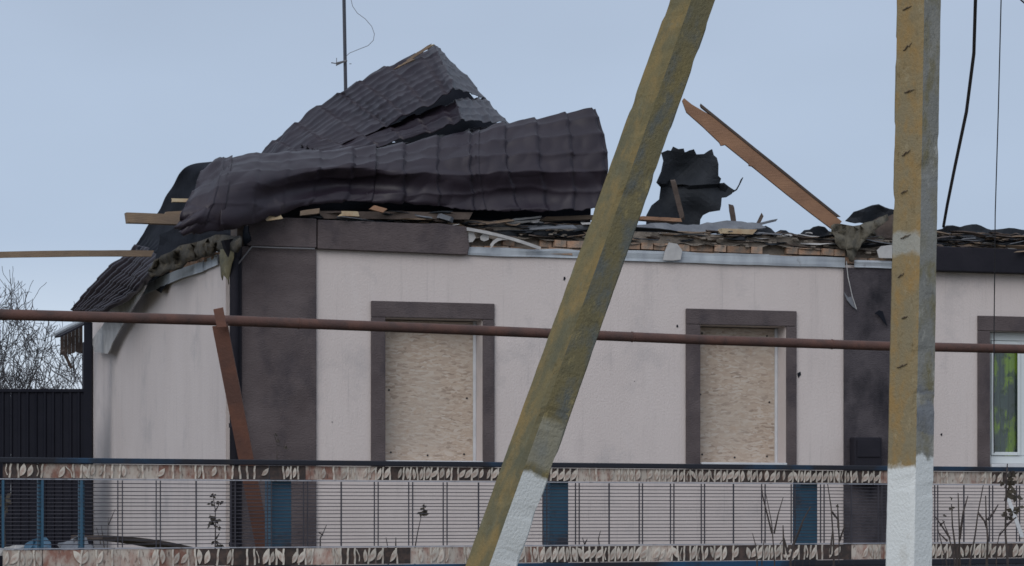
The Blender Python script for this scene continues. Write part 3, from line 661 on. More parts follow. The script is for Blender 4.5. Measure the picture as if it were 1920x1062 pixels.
# bits in the slot below the big sheet
for (a, b, m_, lab) in (((502,410,-.22),(530,406,-.22),'wood_lt','pale batten end under the left part of the metal sheet'),
                        ((566,400,-.16),(596,396,-.16),'wood','grey brown batten end under the metal sheet'),
                        ((640,401,-.08),(672,402,-.06),'wood_lt','light batten end in the dark slot above the frieze'),
                        ((696,389,-.15),(722,396,-.15),'wood_or','orange batten end in the dark slot above the frieze'),
                        ((820,404,-.06),(846,412,-.06),'slate','grey sliver at the right of the dark slot')):
    plankw(a, b, .05, .045, m_, 'batten_end', lab, 'batten')
plankw((600,404,.02), (880,406,.02), .10, .07, 'wood_dk', 'charred_plank', 'long charred plank lying on top of the brown frieze', 'plank', (0,0,1), 10, .04)
# planks sticking out to the left
MB().beam(at(-60,480,26.9), at(285,476,27.6), .05, .062, (0,0,1), 10, .02, .01, .04).build('long_plank', M['wood'], None, label='long thin brown plank jutting out left past the picture edge', cat='plank')
MB().beam(at(236,409,26.3), at(420,416,26.6), .12, .10, (0,0,1), 6, .012, 0, .03).build('rafter_end', M['wood'], None, label='thick brown rafter end jutting out left below the crumpled sheet', cat='beam')
MB().beam(at(308,402,26.9), at(400,396,27.0), .05, .04, (0,0,1), 4, .02).build('batten_end', M['wood'], None, label='thin pale batten lying just above the thick rafter end', cat='batten')
MB().beam(at(322,376,27.2), at(380,377,27.2), .05, .035, (0,0,1), 4, .02).build('batten_end', M['wood_lt'], None, label='short yellow batten end against the dark membrane on the left', cat='batten')
# mineral wool: clump of fibres
def wool(name, pts, m, label, n=900, ln=.16, thk=.004, down=.5):
    """pts: (world point, radius)"""
    mm = MB()
    for (c, r) in pts:                     # lumpy cores
        k = 10; vs = []; fs = []
        for i in range(k+1):
            for j in range(14):
                th = math.pi*i/k; ph = 2*math.pi*j/14; d = Vector((math.sin(th)*math.cos(ph), math.sin(th)*math.sin(ph), math.cos(th)))
                vs.append(c + Vector((d.x*1.35, d.y, d.z*.8))*r*(.85 + .55*nz(d.x*2.1+c.x*7, d.y*2.1+c.z*5, d.z*2.1) + .18*nz(d.x*7, d.y*7+c.x*9, d.z*7)))
        for i in range(k):
            for j in range(14): fs.append((i*14+j, i*14+(j+1)%14, (i+1)*14+(j+1)%14, (i+1)*14+j))
        mm.add(vs, fs)
    for i in range(n):
        c, r = random.choice(pts); d = Vector((random.gauss(0,1), random.gauss(0,1), random.gauss(0,1))).normalized()
        p = c + d*r*random.uniform(.7,1.0); q = Vector((random.gauss(0,.6), random.gauss(0,.6), random.gauss(0,.5)-down)).normalized()
        e = p + q*ln*random.uniform(.3,1.0); s = q.cross(Vector((0,1,0))); s = s.normalized()*thk if s.length > .01 else Vector((thk,0,0))
        mid = (p+e)/2 + Vector((random.gauss(0,.015),random.gauss(0,.015),random.gauss(0,.015)))
        mm.add([p-s, p+s, mid+s, mid-s, e], [(0,1,2,3),(3,2,4)])
    return mm.build(name, m, None, label=label, cat='insulation', fix=False)
W = lambda px, py, d, r: (at(px, py, d), r)
def iw(px, py):
    d = 24.55 + (452-px)*.0185 - .10
    return at(px, py, d + .34*nz(px*.055, py*.06, 1) + .22*nz(px*.16, py*.18, 4) + .08*nz(px*.4, py*.4, 2) - .12*math.sin(max(0, min(1, (py-440)/60))*3.1))
ragged([(278,508),(290,490),(318,474),(340,462),(372,454),(398,446),(425,442),(452,444),(450,462),(444,474),(432,468),(420,474),(404,470),(388,480),(366,488),(350,492),(340,502),(318,506),(300,518),(282,520)], iw, 6, 4.0).build('insulation_blanket', M['wool'], None, solid=.03, smooth=True, label='matted brown mineral wool spilling out along the top of the left side wall', cat='insulation')
sheetw([(300,440),(330,425),(400,430),(466,424),(470,452),(452,470),(420,466),(380,478),(330,490),(290,498)], .95, 'under', 'dark_gap_sheet', 'dark sheet added to close the gap below the crumpled sheet at the house corner', 'roofing felt', .12, .01, 2, 0, 3, place=lambda px, py: at(px, py, 25.0 + (452-px)*.0185 + .1*nz(px*.03, py*.04)))  # dark sheet added to fill the sky gap behind the wool
ragged([(414,468),(438,466),(438,484),(434,496),(431,512),(429,534),(426,516),(423,500),(419,506),(417,526),(414,504),(412,488)], lambda px, py: at(px, py, 24.5 + .02*nz(px*.2, py*.08) + (440-px)*.016), 3, 1.5).build('insulation_drip', M['wool_y'], None, solid=.008, smooth=True, label='yellow green insulation dripping down the side wall beside the downpipe', cat='insulation')
dr = ragged([(1558,424),(1576,420),(1600,424),(1640,414),(1664,402),(1666,412),(1648,426),(1630,440),(1616,456),(1606,474),(1598,492),(1592,490),(1586,468),(1574,466),(1566,456)],
    lambda px, py: hw(px, py, .02 - .14*min(1, max(0, (py-415)/50)) + .035*math.sin(px*.55 + py*.10) + .05*nz(px*.09, py*.05)), 4, 2.6)
dr.build('torn_membrane', M['wool_gr'], None, solid=.006, smooth=True, label='grey brown torn membrane draped at the foot of the broken rafter', cat='membrane')
wool('insulation_tuft', [W(1566,440,26.75,.045),W(1558,450,26.75,.035),W(1630,438,26.95,.05),W(1650,450,27.0,.05)], M['wool_gr'], 'small grey wool tufts behind the draped membrane', 160, .10, .0025, .9)
# shreds hanging on the dark pilaster
MB().tube([hw(1587,490,-.08), hw(1590,520,-.07), hw(1598,556,-.06), hw(1606,580,-.06)], .005, 5).build('hanging_cable', M['pale'], None, label='thin white cable hanging down over the second dark pilaster', cat='cable')
sheetw([(1582,548),(1590,558),(1597,556),(1600,568),(1607,582),(1598,575),(1588,563)], -.05, 'slate', 'hanging_shred', 'pale torn shred caught on the second dark pilaster', 'shred', .02, .006, .8)
sheetw([(1640,588),(1648,582),(1655,584),(1660,600),(1664,612),(1655,602),(1648,592)], -.07, 'under', 'hanging_shred', 'black torn shred on dark pilaster next to the upright pole', 'shred', .02, .006, .8)

def rubble(pa, pb, z0, z1, y0, y1, n, name, seed):
    rnd = random.Random(seed); mm = MB()
    for i in range(n):
        px = rnd.uniform(pa, pb); x = HS.x(px); L = rnd.uniform(.05,.34)*rnd.choice((1,1.3,2.0)); t = rnd.random()**1.5
        c = Vector((x, rnd.uniform(y0,y1), z0 + (z1-z0)*t)); an = rnd.gauss(0,.10); yw = rnd.uniform(-.5,.5)
        d = Vector((math.cos(an)*math.cos(yw), math.sin(yw), math.sin(an)))
        mm.cur = rnd.choice((0,0,0,0,1,2,2,2,3,3,4))
        mm.beam(c - d*L/2, c + d*L/2, rnd.uniform(.012,.075), rnd.uniform(.004,.014), (rnd.gauss(0,.25),rnd.gauss(0,.25),1), 3, L*.14, rnd.uniform(-.015,.02), .35)
    return mm.build(name, [M['tar'], M['slate'], M['wood_dk'], M['wood'], M['pale']], house, kind='stuff')
rubble(885, 1190, ZT+.19, ZT+.34, .02, .35, 150, 'roof_rubble', 1)
rubble(1190, 1440, ZT+.20, ZT+.29, .03, .40, 100, 'roof_rubble', 2)
rubble(1430, 1700, ZT+.19, ZT+.31, .03, .40, 120, 'roof_rubble', 3)
rubble(1740, 2000, ZT+.20, ZT+.36, -.10, .40, 230, 'roof_rubble', 4)
rubble(600, 885, ZF+.0, ZF+.10, -.04, .30, 80, 'roof_rubble', 5)
# ------------------------------------------------------------------ antenna mast
an = empty('antenna_mast', Matrix.Translation(at(649, 960 + 1.5/28.6*F, 28.6)), 'thin dark antenna mast rising behind the roof peak', 'antenna')
ai = an.matrix_world.inverted()
MB().tube([ai @ at(649.5, 960+1.4/28.6*F, 28.6), ai @ at(648,165,28.6), ai @ at(645,0,28.6), ai @ at(643.5,-120,28.6)], .019, 8).build('mast', M['antenna'], an)
for (pts, r) in (([(630,119),(645,115.5),(651,114)], .010), ([(621,118),(634,120)], .006), ([(630,123),(645,116)], .007), ([(655,120),(659,120)], .004), ([(631,109),(631,124)], .004)):
    MB().tube([ai @ at(x, y, 28.55) for x, y in pts], r, 5).build('antenna_element', M['wire'], an)
MB().tube([ai @ at(x, y, 28.55) for x, y in ((656,-10),(661,12),(670,25),(685,36),(697,50),(702,64),(700,76),(690,86),(672,93),(655,100),(649,106))], .0032, 5).build('antenna_lead', M['wire'], an)

# ------------------------------------------------------------------ concrete poles
def shaft(L, a0, a1, name, mats, parent):
    """square tapered shaft along z with chamfered edges; mats[0] on the left/front face, mats[1] on the right one"""
    mm = MB(); ns = 260; ring = []
    for i in range(ns+1):
        z = L*i/ns; a = a0 + (a1-a0)*i/ns; c = .018; h = a/2
        for (x, y) in ((-h,-h+c),(-h+c,-h),(h-c,-h),(h,-h+c),(h,h-c),(h-c,h),(-h+c,h),(-h,h-c)):
            ch = max(0, nz(z*7.0, x*30, y*30) - .28)*.022 + .0012*nz(z*19, x*20, y*20); k_ = 1 - ch/h
            mm.v.append(Vector((x*k_ + nz(z*1.1, x*3, y*3)*.004, y*k_ + nz(z*1.1+50, x*3, y*3)*.004, z)))
    for i in range(ns):
        for k in range(8):
            mm.f.append([i*8+k, i*8+(k+1)%8, (i+1)*8+(k+1)%8, (i+1)*8+k]); mm.m.append(1 if k in (1,2,3,) else 0)
    mm.f.append(list(range(ns*8, ns*8+8))); mm.m.append(0)
    return mm.build(name, mats, parent)
YEL = (.235,.182,.10)
PD = 13.5; pm = PD/F
up_base = at(1704 - 8, HOR + EYE/pm, PD); up_base.z = 0
pole = empty('utility_pole', Matrix.Translation(up_base) @ Matrix.Rotation(R(1.0), 4, 'Y') @ Matrix.Rotation(R(44), 4, 'Z'), 'upright square concrete utility pole with limewashed foot and yellow lichen face', 'utility pole')
zl = lambda py: EYE + (HOR-py)*pm
mL = whitewashed('pole_lichen_face', YEL, (.205,.178,.118), (.265,.18,.08), zl(874), .10, blotch=[(zl(474)+.02, zl(440)+.06, (.30,.31,.29), .85)])
mR = whitewashed('pole_grey_face', (.19,.195,.185), (.24,.24,.22), (.18,.165,.105), zl(858), .16, blotch=[(zl(790), zl(722), (.15,.17,.21), .6), (zl(714), zl(690), (.16,.18,.22), .55), (zl(474), zl(300), (.24,.25,.25), .5)])
shaft(8.0, .182, .166, 'shaft', [mL, mR], pole)
for py in (20, 93, 176, 291, 363, 447, 519, 598, 688):       # little rusty loops on the lichen face
    z = zl(py); h = (.182 + (.166-.182)*z/8)/2 + .002
    y0 = random.uniform(-.02, .015); k1 = random.uniform(.5, 1.1); k2 = random.uniform(.2, 1.3)
    MB().tube([(-h, y0+.030*k1, z-.012*k2), (-h-.003, y0+.012, z-.009*k2), (-h-.004, y0-.004, z+.006*k2), (-h-.002, y0-.012, z+.002), (-h, y0-.030*k1, z+.016*k2)], [.002,.0036,.0042,.003,.0015], 5).build('wire_loop', M['rustw'], pole)
MB().box((-.13,-.07,7.5),(-.08,.07,7.56)).build('strut_clamp', M['conc'], pole)
ca = MB().beam((-.75,-.10-.0,7.62), (.75,-.10,7.62), .07, .08).build('cross_arm', M['conc'], pole)
for x in (-.68,-.3,.3,.68):
    MB().tube([(x,-.10,7.66),(x,-.10,7.74),(x,-.10,7.76),(x,-.10,7.84)], [.012,.012,.04,.03], 8).build('insulator', M['insul'], pole)
# leaning strut
b0 = at(922 - (HOR + EYE/13.0*F - 1062)*.356, HOR + EYE/13.0*F, 13.0); b0.z = 0
b1 = up_base + Vector((.14, -.20, 7.5))
az = (b1-b0).normalized(); axx = (Vector((1,0,0)) - az*az.x).normalized(); ayy = az.cross(axx)
Ms = Matrix((axx, ayy, az)).transposed().to_4x4(); Ms.translation = b0
strut = empty('leaning_pole', Ms @ Matrix.Rotation(R(35), 4, 'Z'), 'leaning square concrete pole with olive moss and a limewashed foot', 'utility pole')
sL = whitewashed('strut_moss_face', (.165,.138,.072), (.105,.103,.070), (.20,.15,.07), -5, .1)
sR = whitewashed('strut_grey_face', (.155,.142,.088), (.195,.165,.085), (.125,.135,.125), 1.80, .06, blotch=[(1.86, 2.12, (.30,.30,.26), .6)])
shaft((b1-b0).length + .35, .194, .148, 'shaft', [sL, sR], strut)

# ------------------------------------------------------------------ cables
tip = pole.matrix_world @ Vector((.68,-.10,7.84)); tip2 = pole.matrix_world @ Vector((.3,-.10,7.84))
def sag(a, b, s, n=24):
    return [a.lerp(b, i/n) + Vector((0,0,-s*4*(i/n)*(1-i/n))) for i in range(n+1)]
end = hw(1769, 425, .3)
MB().tube([at(1990,-1050,13.6), at(1905,-520,17.0), at(1858,-210,19.6), at(1829,0,21.8), at(1826,100,22.6), at(1812,210,23.7), at(1790,315,25.0), at(1776,385,26.2), end], .016, 6).build('service_cable', M['cable'], None, label='thick black twisted service cable dropping to the roof right of the pole', cat='cable')
MB().tube([at(1990,-1060,13.4), at(1925,-500,14.5), at(1890,-150,15.8), at(1877,0,16.5), at(1872,200,17.4), at(1866,400,18.0), at(1864,600,18.3), at(1863,760,18.4), at(1864,850,18.4)], .004, 5).build('hanging_wire', M['cable'], None, label='thin dark wire hanging straight down in front of the right window', cat='wire')
MB().tube([at(1860,-60,15), at(1915,1,15), at(1960,40,15)], .005, 5).build('overhead_wire', M['cable'], None, label='short bit of overhead wire in the top right corner', cat='wire')

# ------------------------------------------------------------------ gas pipe on its support
gz = lambda px, py: GP.z(px, py)
pz = gz(960, 624.0)
pipe = empty('gas_pipe', GP.M, 'rusty overhead gas pipe crossing the whole picture in front of the house', 'pipe')
x0, x1 = GP.x(-120), GP.x(2050); n = 60
PZ = [(-120, gz(-120,587)), (0, gz(0,590)), (430, gz(430,601.5)), (900, gz(900,620)), (1300, gz(1300,637)), (1650, gz(1650,649)), (1920, gz(1920,655)), (2050, gz(2050,659))]
pts = []
for i in range(n+1):
    px = -120 + 2170*i/n; xx = GP.x(px); zz = float(np.interp(px, [a for a, b in PZ], [b for a, b in PZ])); pts.append((xx, 0, zz))
MB().tube(pts, .0405, 14).build('pipe', M['rust'], pipe, smooth=True)
for px in (560, 1185, 1560):
    xx = GP.x(px); zz = float(np.interp(px, [a for a, b in PZ], [b for a, b in PZ]))
    MB().tube([(xx-.006,0,zz),(xx+.006,0,zz)], .044, 14).build('weld_seam', M['rust'], pipe)
sup = empty('pipe_support', Matrix.Translation(at(505, 960+EYE/20.9*F, 20.6)), 'leaning rusty steel channel propping up the gas pipe', 'support')
si = sup.matrix_world.inverted()
tA, tB = si @ at(412, 610, 20.15), si @ at(540, 1262, 20.9)
axd = (tB-tA).normalized(); side = axd.cross(Vector((0,1,0))).normalized()
mm = MB(); 
def chan(o, wd, th):
    mm.beam(tA + o, tB + o, wd, th, (0,1,0), 4)
chan(Vector((0,0,0)), .115, .008); mm.build('web', M['rust_or'], sup)
for sgn in (-1, 1):
    MB().beam(tA + side*sgn*.0545 + Vector((0,.022,0)), tB + side*sgn*.0545 + Vector((0,.022,0)), .006, .040, (0,1,0), 4).build('flange', M['rust'], sup)
MB().beam(si @ at(409, 578, 20.06), si @ at(416, 614, 20.06), .075, .012, (0,1,0), 3, .006).build('pipe_saddle', M['rust_or'], sup, bevel=.003)

# ------------------------------------------------------------------ garden fence
fence = empty('garden_fence', FN.M, 'blue metal garden fence with thin rods and cream leaf ornament strips', 'fence')
fz = lambda py: EYE + (HOR-py)/F*20.5
Z_T, Z_S1, Z_S0, Z_M0, Z_L0 = fz(867), fz(877), fz(902.5), fz(1025), fz(1056)
fx0, fx1 = FN.x(-70), FN.x(2010)
MB().box((fx0,-.03,Z_S1+.002),(fx1,.03,Z_T)).build('top_rail', M['blue_dk'], fence, bevel=.006)
for (z0, z1, y) in ((Z_S0-.010, Z_S0-.002, .012), (Z_M0+.002, Z_M0+.010, .012)):
    MB().box((fx0,-y,z0),(fx1,y,z1)).build('cross_rail', M['upright'], fence)
MB().box((fx0,-.03,Z_L0-.05),(fx1,.03,Z_L0-.002)).build('bottom_rail', M['blue_dk'], fence, bevel=.006)
MB().box((fx0,-.10,0),(fx1,.12,Z_L0-.053)).build('plinth', M['blue_dk'], fence, bevel=.015)
POSTS = [FN.x(-25), FN.x(531), FN.x(1053), FN.x(1522), FN.x(1990)]
for xp in POSTS:
    MB().box((xp-.082,.035,0),(xp+.082,.16,Z_S1)).build('post', M['blue'], fence, bevel=.008)
for xp in (FN.x(78), FN.x(155)): MB().box((xp-.02,.016,Z_L0-.04),(xp+.02,.05,Z_S1)).build('post', M['blue'], fence, bevel=.004)
PITCH = .287; xph = FN.x(834)
ups = [xph + k*PITCH for k in range(-40, 40) if fx0 < xph + k*PITCH < fx1]
um = MB().box((-.0022,-.010,0),(.0022,.003,Z_S0-Z_M0-.024)).mesh('upright', M['rod'])
ub = MB().box((-.008,-.010,0),(.008,.003,Z_S0-Z_M0-.024)).mesh('upright_blue', M['blue'])
ud = MB().box((-.0035,-.010,0),(.0035,.003,Z_S0-Z_M0-.024)).mesh('upright_thin', M['rod'])
for k, x in enumerate(ups):
    me_ = ub if x < FN.x(165) else (ud if k % 4 == 1 else um)
    for sg in ((-1, 1) if me_ is um else (0,)):
        inst('upright', me_, fence, Matrix.Translation((x + sg*.0165 + random.uniform(-.002,.002), 0, Z_M0+.012)))
nr = 17
for i in range(nr):
    z = Z_M0 + .022 + (Z_S0-Z_M0-.045)*(i+.5)/nr
    for a, b in zip(POSTS[:-1], POSTS[1:]):
        bow = random.uniform(-.003,.003)
        MB().tube([(a,.009,z),((a+b)/2,.010,z+bow),(b,.009,z)], .0032, 5).build('rod', M['rod'], fence)
# ornament strips: plate, then leaves and little bars
def leafpoly(L, wd, ang, cx, cz):
    pts = []
    for t in np.linspace(0, 1, 7): pts.append((wd*math.sin(math.pi*t)**.8, L*(t-.5)))
    for t in np.linspace(1, 0, 7)[1:-1]: pts.append((-wd*.55*math.sin(math.pi*t), L*(t-.5)))
    c, s_ = math.cos(ang), math.sin(ang)
    return [(cx + x*c - z*s_, cz + x*s_ + z*c) for x, z in pts]
HU, HL = Z_S1 - Z_S0, Z_M0 - Z_L0
def leafmesh(h, ang, nm): return MB().extrude(leafpoly(h*.92, h*.27, ang, 0, 0), -.016, -.006).mesh(nm, M['cream'])
def curlmesh(h, nm, sg):
    pts = [(sg*(.010*math.cos(t*5.2)*(1-t*.3)), h*(.42 - .84*t)) for t in np.linspace(0, 1, 9)]
    return MB().extrude([(x-.0045, z) for x, z in pts] + [(x+.0045, z) for x, z in pts[::-1]], -.014, -.006).mesh(nm, M['cream'])
LM = {'u': [leafmesh(HU, a, 'leaf_upper') for a in (-.45, -.6, -.3, .4, -.1)] + [curlmesh(HU, 'curl_upper', 1), curlmesh(HU, 'curl_upper', -1)], 'l': [leafmesh(HL, a, 'leaf_lower') for a in (-.45, -.65, -.25, .45, .1)] + [curlmesh(HL, 'curl_lower', 1), curlmesh(HL, 'curl_lower', -1)]}
def barmesh(h, nm):
    pts = [(-.006,-h*.47),(.006,-h*.47),(.009,-h*.1),(.004,h*.2),(.008,h*.47),(-.005,h*.47),(-.008,h*.15),(-.004,-h*.1)]
    return MB().extrude(pts, -.013, -.006).mesh(nm, M['cream'])
BMs = {'u': barmesh(HU, 'bar_upper'), 'l': barmesh(HL, 'bar_lower')}
DU = [(0,75),(440,592),(680,1080),(1250,1575),(1588,1665),(1858,2100)]
DL = [(75,110),(360,600),(650,770),(1000,1200),(1270,1600),(1700,1960)]
def inr(px, rs): return any(a <= px <= b for a, b in rs)
for (key, z0, z1, rs) in (('u', Z_S0, Z_S1, DU), ('l', Z_L0, Z_M0, DL)):
    for k in range(len(ups)-1):
        xa, xb = ups[k], ups[k+1]; w_ = FN.M @ Vector(((xa+xb)/2, 0, 1.5)); px = 960 + w_.x/w_.y*F
        dark = inr(px, rs); pm_ = M['dark_plate'] if dark else random.choice((M['cream_plate'], M['cream_plate'], M['rust_plate'])); dens = random.uniform(.6, 1.0) if dark else random.uniform(.25, .85)
        pl = MB().box((xa+.003,-.004,z0+.002),(xb-.003,.006,z1-.002)).build('strip_plate', pm_, fence)
        for j in range(5):
            xc = xa + (j+.5)*(xb-xa)/5; zc = (z0+z1)/2
            if random.random() < dens:
                inst('leaf', random.choice(LM[key][:3] if random.random() < .6 else LM[key]), pl, Matrix.Translation((xc-.008+random.uniform(-.004,.004), 0, zc+random.uniform(-.006,.008))) @ Matrix.Rotation(random.gauss(0,.2), 4, 'Y') @ Matrix.Scale(random.uniform(.55,1.0), 4, (1,0,0)) @ Matrix.Scale(random.uniform(.82,1.02), 4))
            if random.random() < dens*.95:
                inst('curl_bar', BMs[key], pl, Matrix.Translation((xc+.022, 0, zc)) @ Matrix.Rotation(random.uniform(-.12,.12), 4, 'Y'))

# ------------------------------------------------------------------ black sheet metal fence at the far left
ft = EYE + (HOR-732)/F*31.5
tinf = empty('sheet_metal_fence', Matrix.Translation(at(0, 960+EYE/31.5*F, 31.5)), 'black corrugated sheet metal fence left of the side wall', 'fence')
tx0, tx1 = -1.6, (158-0)/F*31.5
def tin(u, v, a, b):
    x = a + (b-a)*u; ph = (x/.10) % 1; y = -.018 if .15 < ph < .45 else 0
    return (x, y, ft*v)
edges = np.linspace(tx0, tx1, 4)
for a, b in zip(edges[:-1], edges[1:]):
    grid(lambda u, v: tin(u, v, a+.002, b), 80, 1).build('fence_sheet', M['tin'], tinf, solid=.002)
MB().box((tx0,-.03,ft-.02),(tx1,.02,ft+.015)).build('cap_rail', M['tin'], tinf)
MB().box((tx1+.0,-.03,0),(tx1+.09,.05,ft+.8)).build('end_post', M['tin'], tinf)

# ------------------------------------------------------------------ bare tree behind it
def tree(base, specs, label, seed, sc_=1.0, depth=5, px_lim=None):
    rnd = random.Random(seed)
    root = empty('bare_tree', Matrix.Translation(base), label, 'tree', None)
    tr = MB(); tw = MB()
    def branch(p, d, L, r, lev):
        n = 5; pts = [p.copy()]; q = p.copy(); dd = d.copy()
        for i in range(n):
            dd = (dd + Vector((rnd.gauss(0,.16), rnd.gauss(0,.16), rnd.gauss(0,.10) + .03))).normalized(); q = q + dd*(L/n); pts.append(q.copy())
        r = max(r, .0042); rad = [max(.0036, r*(1 - .55*i/n)) for i in range(n+1)]
        (tr if lev <= 1 else tw).tube(pts, rad, 6 if lev <= 1 else 4, False)
        if lev >= depth: return
        kids = 4 if lev < 2 else (4 if lev < 4 else 3)
        for k in range(kids):
            t = rnd.uniform(.3, 1.0); i = min(int(t*n), n-1); pp = pts[i].lerp(pts[i+1], t*n-i)
            a = rnd.uniform(0, 6.283); s = rnd.uniform(.4, .9)
            e1 = dd.cross(Vector((0,0,1))); e1 = e1.normalized() if e1.length > .05 else Vector((1,0,0)); e2 = dd.cross(e1)
            nd = (dd + (e1*math.cos(a) + e2*math.sin(a))*s + Vector((0,0,.12))).normalized()
            branch(pp, nd, L*rnd.uniform(.48,.72), r*rnd.uniform(.38,.52), lev+1)
    for (off, d, L, r) in specs: branch(Vector(off), Vector(d).normalized(), L*sc_, r, 0)
    tr.build('trunk', M['bark'], root, smooth=True, fix=False); tw.build('crown', M['twig'], root, fix=False)
    return root
tb = at(100, 960+EYE/42*F, 42)
tree(tb, [((0,0,0), (-.10,0,1), 3.1, .06), ((.16,.1,0), (.02,.1,1), 2.7, .05), ((-.15,0,0), (-.30,-.1,1), 3.1, .055), ((-.5,.3,0), (-.12,.1,1), 2.9, .05), ((-.05,.4,0), (-.22,.2,1), 2.9, .05), ((-.3,.2,0), (-.05,0,1), 3.0, .05), ((-.8,.2,0), (.02,0,1), 2.9, .05)], 'bare many stemmed tree behind the black fence on the far left', 5)
tree(at(5, 960+EYE/46*F, 46), [((0,0,0), (.05,0,1), 2.6, .05), ((-.4,0,0), (-.1,0,1), 2.6, .045)], 'lower bare tree at the left picture edge', 9, .95)
# a stick hanging at the eave
MB().beam(at(118,658,32.2), at(134,690,32.3), .035, .03, (0,1,0), 3, .01).build('hanging_stick', M['wood_dk'], None, label='dark stick dangling below the boarded eave on the far left', cat='stick')

# ------------------------------------------------------------------ garden plants behind and in front of the fence
def plant(paths, d, label, leaves=(), r=.006, name='dead_plant', m='stem', leaf_r=.03, group=None):
    """paths: polylines in photo pixels at depth d"""
    x_, y_ = paths[0][0]
    base = at(x_, 960 + EYE/d*F, d); root = empty(name, Matrix.Translation(base), label, 'plant', group); inv = root.matrix_world.inverted()
    for k, pl in enumerate(paths):
        pts = [inv @ (at(x, y, d) + Vector((0, random.uniform(-.04,.04), 0))) for x, y in pl]
        if k == 0 or pl[0][1] > 1040:
            b = pts[0].copy(); b.z = .0; b.x *= .6; pts = [b] + pts
        n = len(pts); MB().tube(pts, [r*(1.25 - .8*i/(n-1)) for i in range(n)], 5).build('stem', M[m], root)
    for (x, y, s) in leaves:
        mm = MB(); c = inv @ at(x, y, d)
        for q in range(5):
            an = random.uniform(0, 6.28); u = Vector((math.cos(an), random.uniform(-.5,.5), math.sin(an)*.8-.3)).normalized(); v = u.cross(Vector((random.uniform(-1,1),1,random.uniform(-1,1)))).normalized()
            L = s*.72*random.uniform(.6,1.1); mm.add([c, c+u*L*.5+v*L*.32, c+u*L, c+u*L*.5-v*L*.32], [(0,1,2),(0,2,3)])
        mm.build('leaf', M['leafdry'], root, fix=False, solid=.002)
    return root
plant([[(404,1030),(405,985),(403,955),(400,930)], [(404,990),(395,975),(393,965)], [(404,960),(412,945)], [(405,1010),(412,1000)]], 20.9, 'dead stem with dark leaves in front of the side wall',
      [(400,930,.05),(395,945,.05),(413,942,.05),(399,968,.07),(405,975,.07),(394,985,.06),(409,990,.05),(402,1015,.06),(413,1022,.06)])
plant([[(778,1030),(783,1000),(790,968)], ], 20.9, 'single stem with one drooping dark seed head in front of the first window', [(793,958,.06),(790,960,.06),(796,964,.05),(793,952,.05)])
plant([[(728,1032),(724,1008)], [(742,1030),(742,1008)]], 21.0, 'two short dead twigs left of the single seed head')
plant([[(600,1010),(606,1000),(612,985)], [(605,1003),(596,998)]], 21.0, 'small forked twig right of the first brown pilaster')
plant([[(203,1030),(203,970)], [(196,1030),(190,985)], [(203,985),(215,955)], [(190,1020),(180,990)]], 21.2, 'thin upright twigs in front of the left part of the side wall', (), .004)
plant([[(1097,1032),(1096,1020),(1092,1008)], [(1096,1022),(1101,1011)]], 21.0, 'tiny forked twig right of the second blue post')
plant([[(1124,1028),(1122,1010),(1126,995)]], 21.0, 'single short curved twig between the second post and second window')
plant([[(1452,1050),(1446,980),(1436,925)], [(1448,1000),(1430,930),(1428,912)], [(1452,1000),(1458,965),(1468,932)]], 20.6, 'tall thin dead stems left of the third blue post', (), .006)
plant([[(1482,1050),(1490,1015),(1506,975),(1520,950)], [(1484,1030),(1505,985)], [(1470,1040),(1468,985)], [(1478,1040),(1470,1010),(1462,1020)]], 20.6, 'dark branching stems touching the left edge of the third blue post', (), .009)
plant([[(1420,1050),(1416,1020),(1411,1000)], [(1428,1050),(1432,1012)]], 20.7, 'short dead stems at the foot of the fence right of the second window', (), .006)
plant([[(1563,1055),(1562,1010),(1558,950),(1552,908)], [(1560,960),(1572,975),(1574,1010),(1572,1055)], [(1572,990),(1571,945)], [(1574,1015),(1583,985)], [(1556,1040),(1562,990)]], 20.6, 'bare rose stems between the third blue post and the dark pilaster', [(1571,948,.03)], .008)
plant([[(1800,1055),(1800,1000),(1796,925)], [(1800,1010),(1806,960),(1815,930)], [(1795,1055),(1785,985),(1784,945)]], 21.2, 'dark upright stems right of the upright pole', [(1784,953,.05),(1783,935,.03)], .009)
plant([[(1790,1055),(1780,1005),(1768,975)], [(1782,1010),(1765,985),(1753,968)], [(1776,1015),(1760,1000)], [(1774,1055),(1757,985)], [(1764,985),(1770,978)]], 21.0, 'bushy thorny twigs touching the foot of the upright pole', [(1772,966,.03),(1765,985,.03)], .007)
plant([[(1818,1055),(1828,1005),(1834,960),(1842,910)], [(1834,962),(1845,978),(1850,990)]], 20.9, 'long slanting dead stem right of the upright pole', (), .008)
plant([[(1852,1055),(1851,1010),(1850,975),(1848,930)], [(1851,975),(1862,962),(1872,947)]], 20.8, 'forked dark branch near the right picture edge', (), .010)
plant([[(1868,1030),(1874,1000),(1880,995)], [(1874,1005),(1888,985),(1900,975)]], 21.3, 'thin pale twig beside the white diagonal lath', (), .005)
plant([[(1888,1055),(1886,1000),(1886,900),(1890,870)], [(1886,940),(1895,910),(1896,885)], [(1887,985),(1905,970)]], 20.9, 'thick dark stem with hanging leaves at the right edge', [(1893,885,.10),(1888,900,.09),(1887,920,.10),(1896,910,.09),(1905,930,.10),(1899,960,.09),(1910,950,.09),(1889,968,.08),(1880,905,.05)], .010)
plant([[(520,850),(519,830),(514,815)], [(518,835),(535,838)]], 22.2, 'dead rose twig with pale leaves before the first brown pilaster', [(516,816,.035),(536,840,.03),(522,826,.03)], .004, m='stem')
plant([[(10,1040),(9,980),(12,940)]], 20.9, 'dry brownish stalk at the far left picture edge', [(10,935,.10),(14,950,.10),(8,945,.08)], .008)
MB().beam(at(1888,928,21.4), at(1917,1008,21.4), .030, .012, (0,1,0), 4, .006).build('white_lath', M['sill'], None, label='white diagonal lath behind the fence near the right edge', cat='lath')

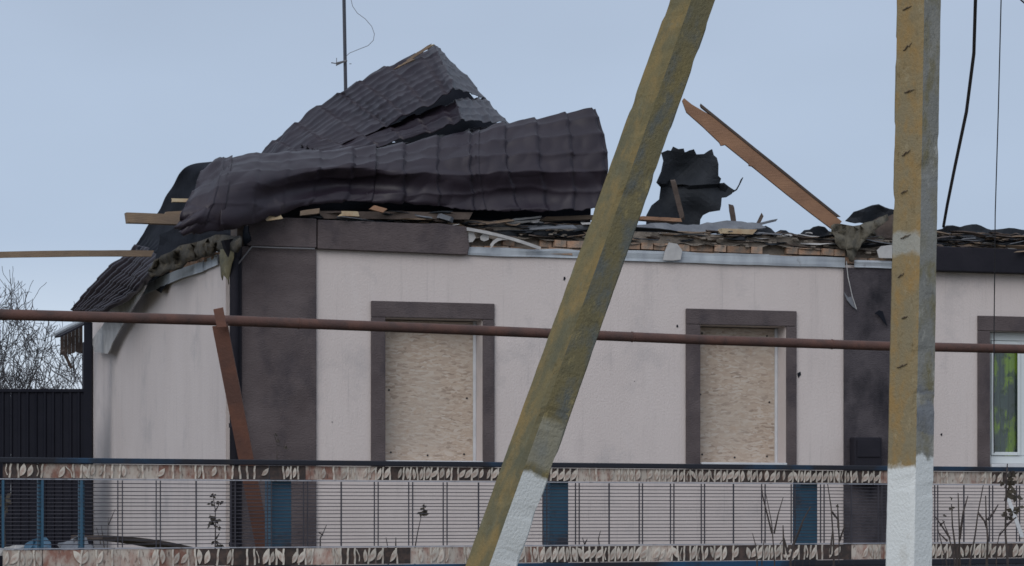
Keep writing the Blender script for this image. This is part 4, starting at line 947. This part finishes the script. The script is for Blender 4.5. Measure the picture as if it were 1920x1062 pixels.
# ------------------------------------------------------------------ rubbish heap behind the fence, far left
def heap(poly, d, m, name, label, cat, bend=.3, th=.02):
    return ragged(poly, lambda px, py: at(px, py, d + bend*nz(px*.02, py*.04)), 2, 2).build(name, M[m], None, solid=th, label=label, cat=cat)
MB().beam(at(165,1008,19.9), at(335,1030,20.9), .30, .03, (0,0,1), 6, .02, .02).build('dark_board', M['wood_dk'], None, label='dark board sloping down to the right behind the fence on the left', cat='board')
heap([(45,1024),(62,1012),(85,1008),(95,1020),(92,1040),(45,1040)], 19.8, 'blue', 'tarpaulin_bundle', 'dark teal crumpled tarpaulin behind the fence at far left', 'tarpaulin')
heap([(108,1020),(130,1016),(150,1004),(160,1008),(166,1022),(176,1026),(174,1036),(118,1036)], 19.7, 'slate', 'crumpled_sheet', 'crumpled grey sheet in the heap behind the fence at far left', 'sheet metal')
heap([(0,1028),(30,1022),(45,1024),(40,1036),(0,1042)], 19.6, 'pale', 'pale_scrap', 'pale scrap lying at the left picture edge behind the fence', 'scrap', .1)

# ------------------------------------------------------------------ dead grass and litter twigs along the fence foot
rnd = random.Random(4); gm = MB()
for i in range(900):
    t = rnd.random()**.7; px = 60 + 1900*t; c = FN.M @ Vector((FN.x(px), rnd.choice((-.16, .22, .3, .5, .8)) + rnd.uniform(-.05,.25), 0)); h = rnd.uniform(.7, 1.22)*(.86 + .14*t) * (1 + .10*max(0, nz(px*.012, 3)))
    dx, dy = rnd.gauss(0,.07), rnd.gauss(0,.06); r_ = rnd.uniform(.0018,.0045)
    gm.tube([c, c + Vector((dx*.3, dy*.3, h*.5)), c + Vector((dx + rnd.gauss(0,.02), dy, h))], [r_, r_*.8, r_*.3], 3, False)
    if rnd.random() < .4:
        m_ = c + Vector((dx*.7, dy*.7, h*.75)); gm.tube([m_, m_ + Vector((rnd.gauss(0,.06), rnd.gauss(0,.04), rnd.uniform(.03,.12)))], [r_*.7, r_*.3], 3, False)
gm.build('dead_grass', M['stem'], None, kind='stuff', label='thin dead grass and twigs along the foot of the fence', cat='grass', fix=False)
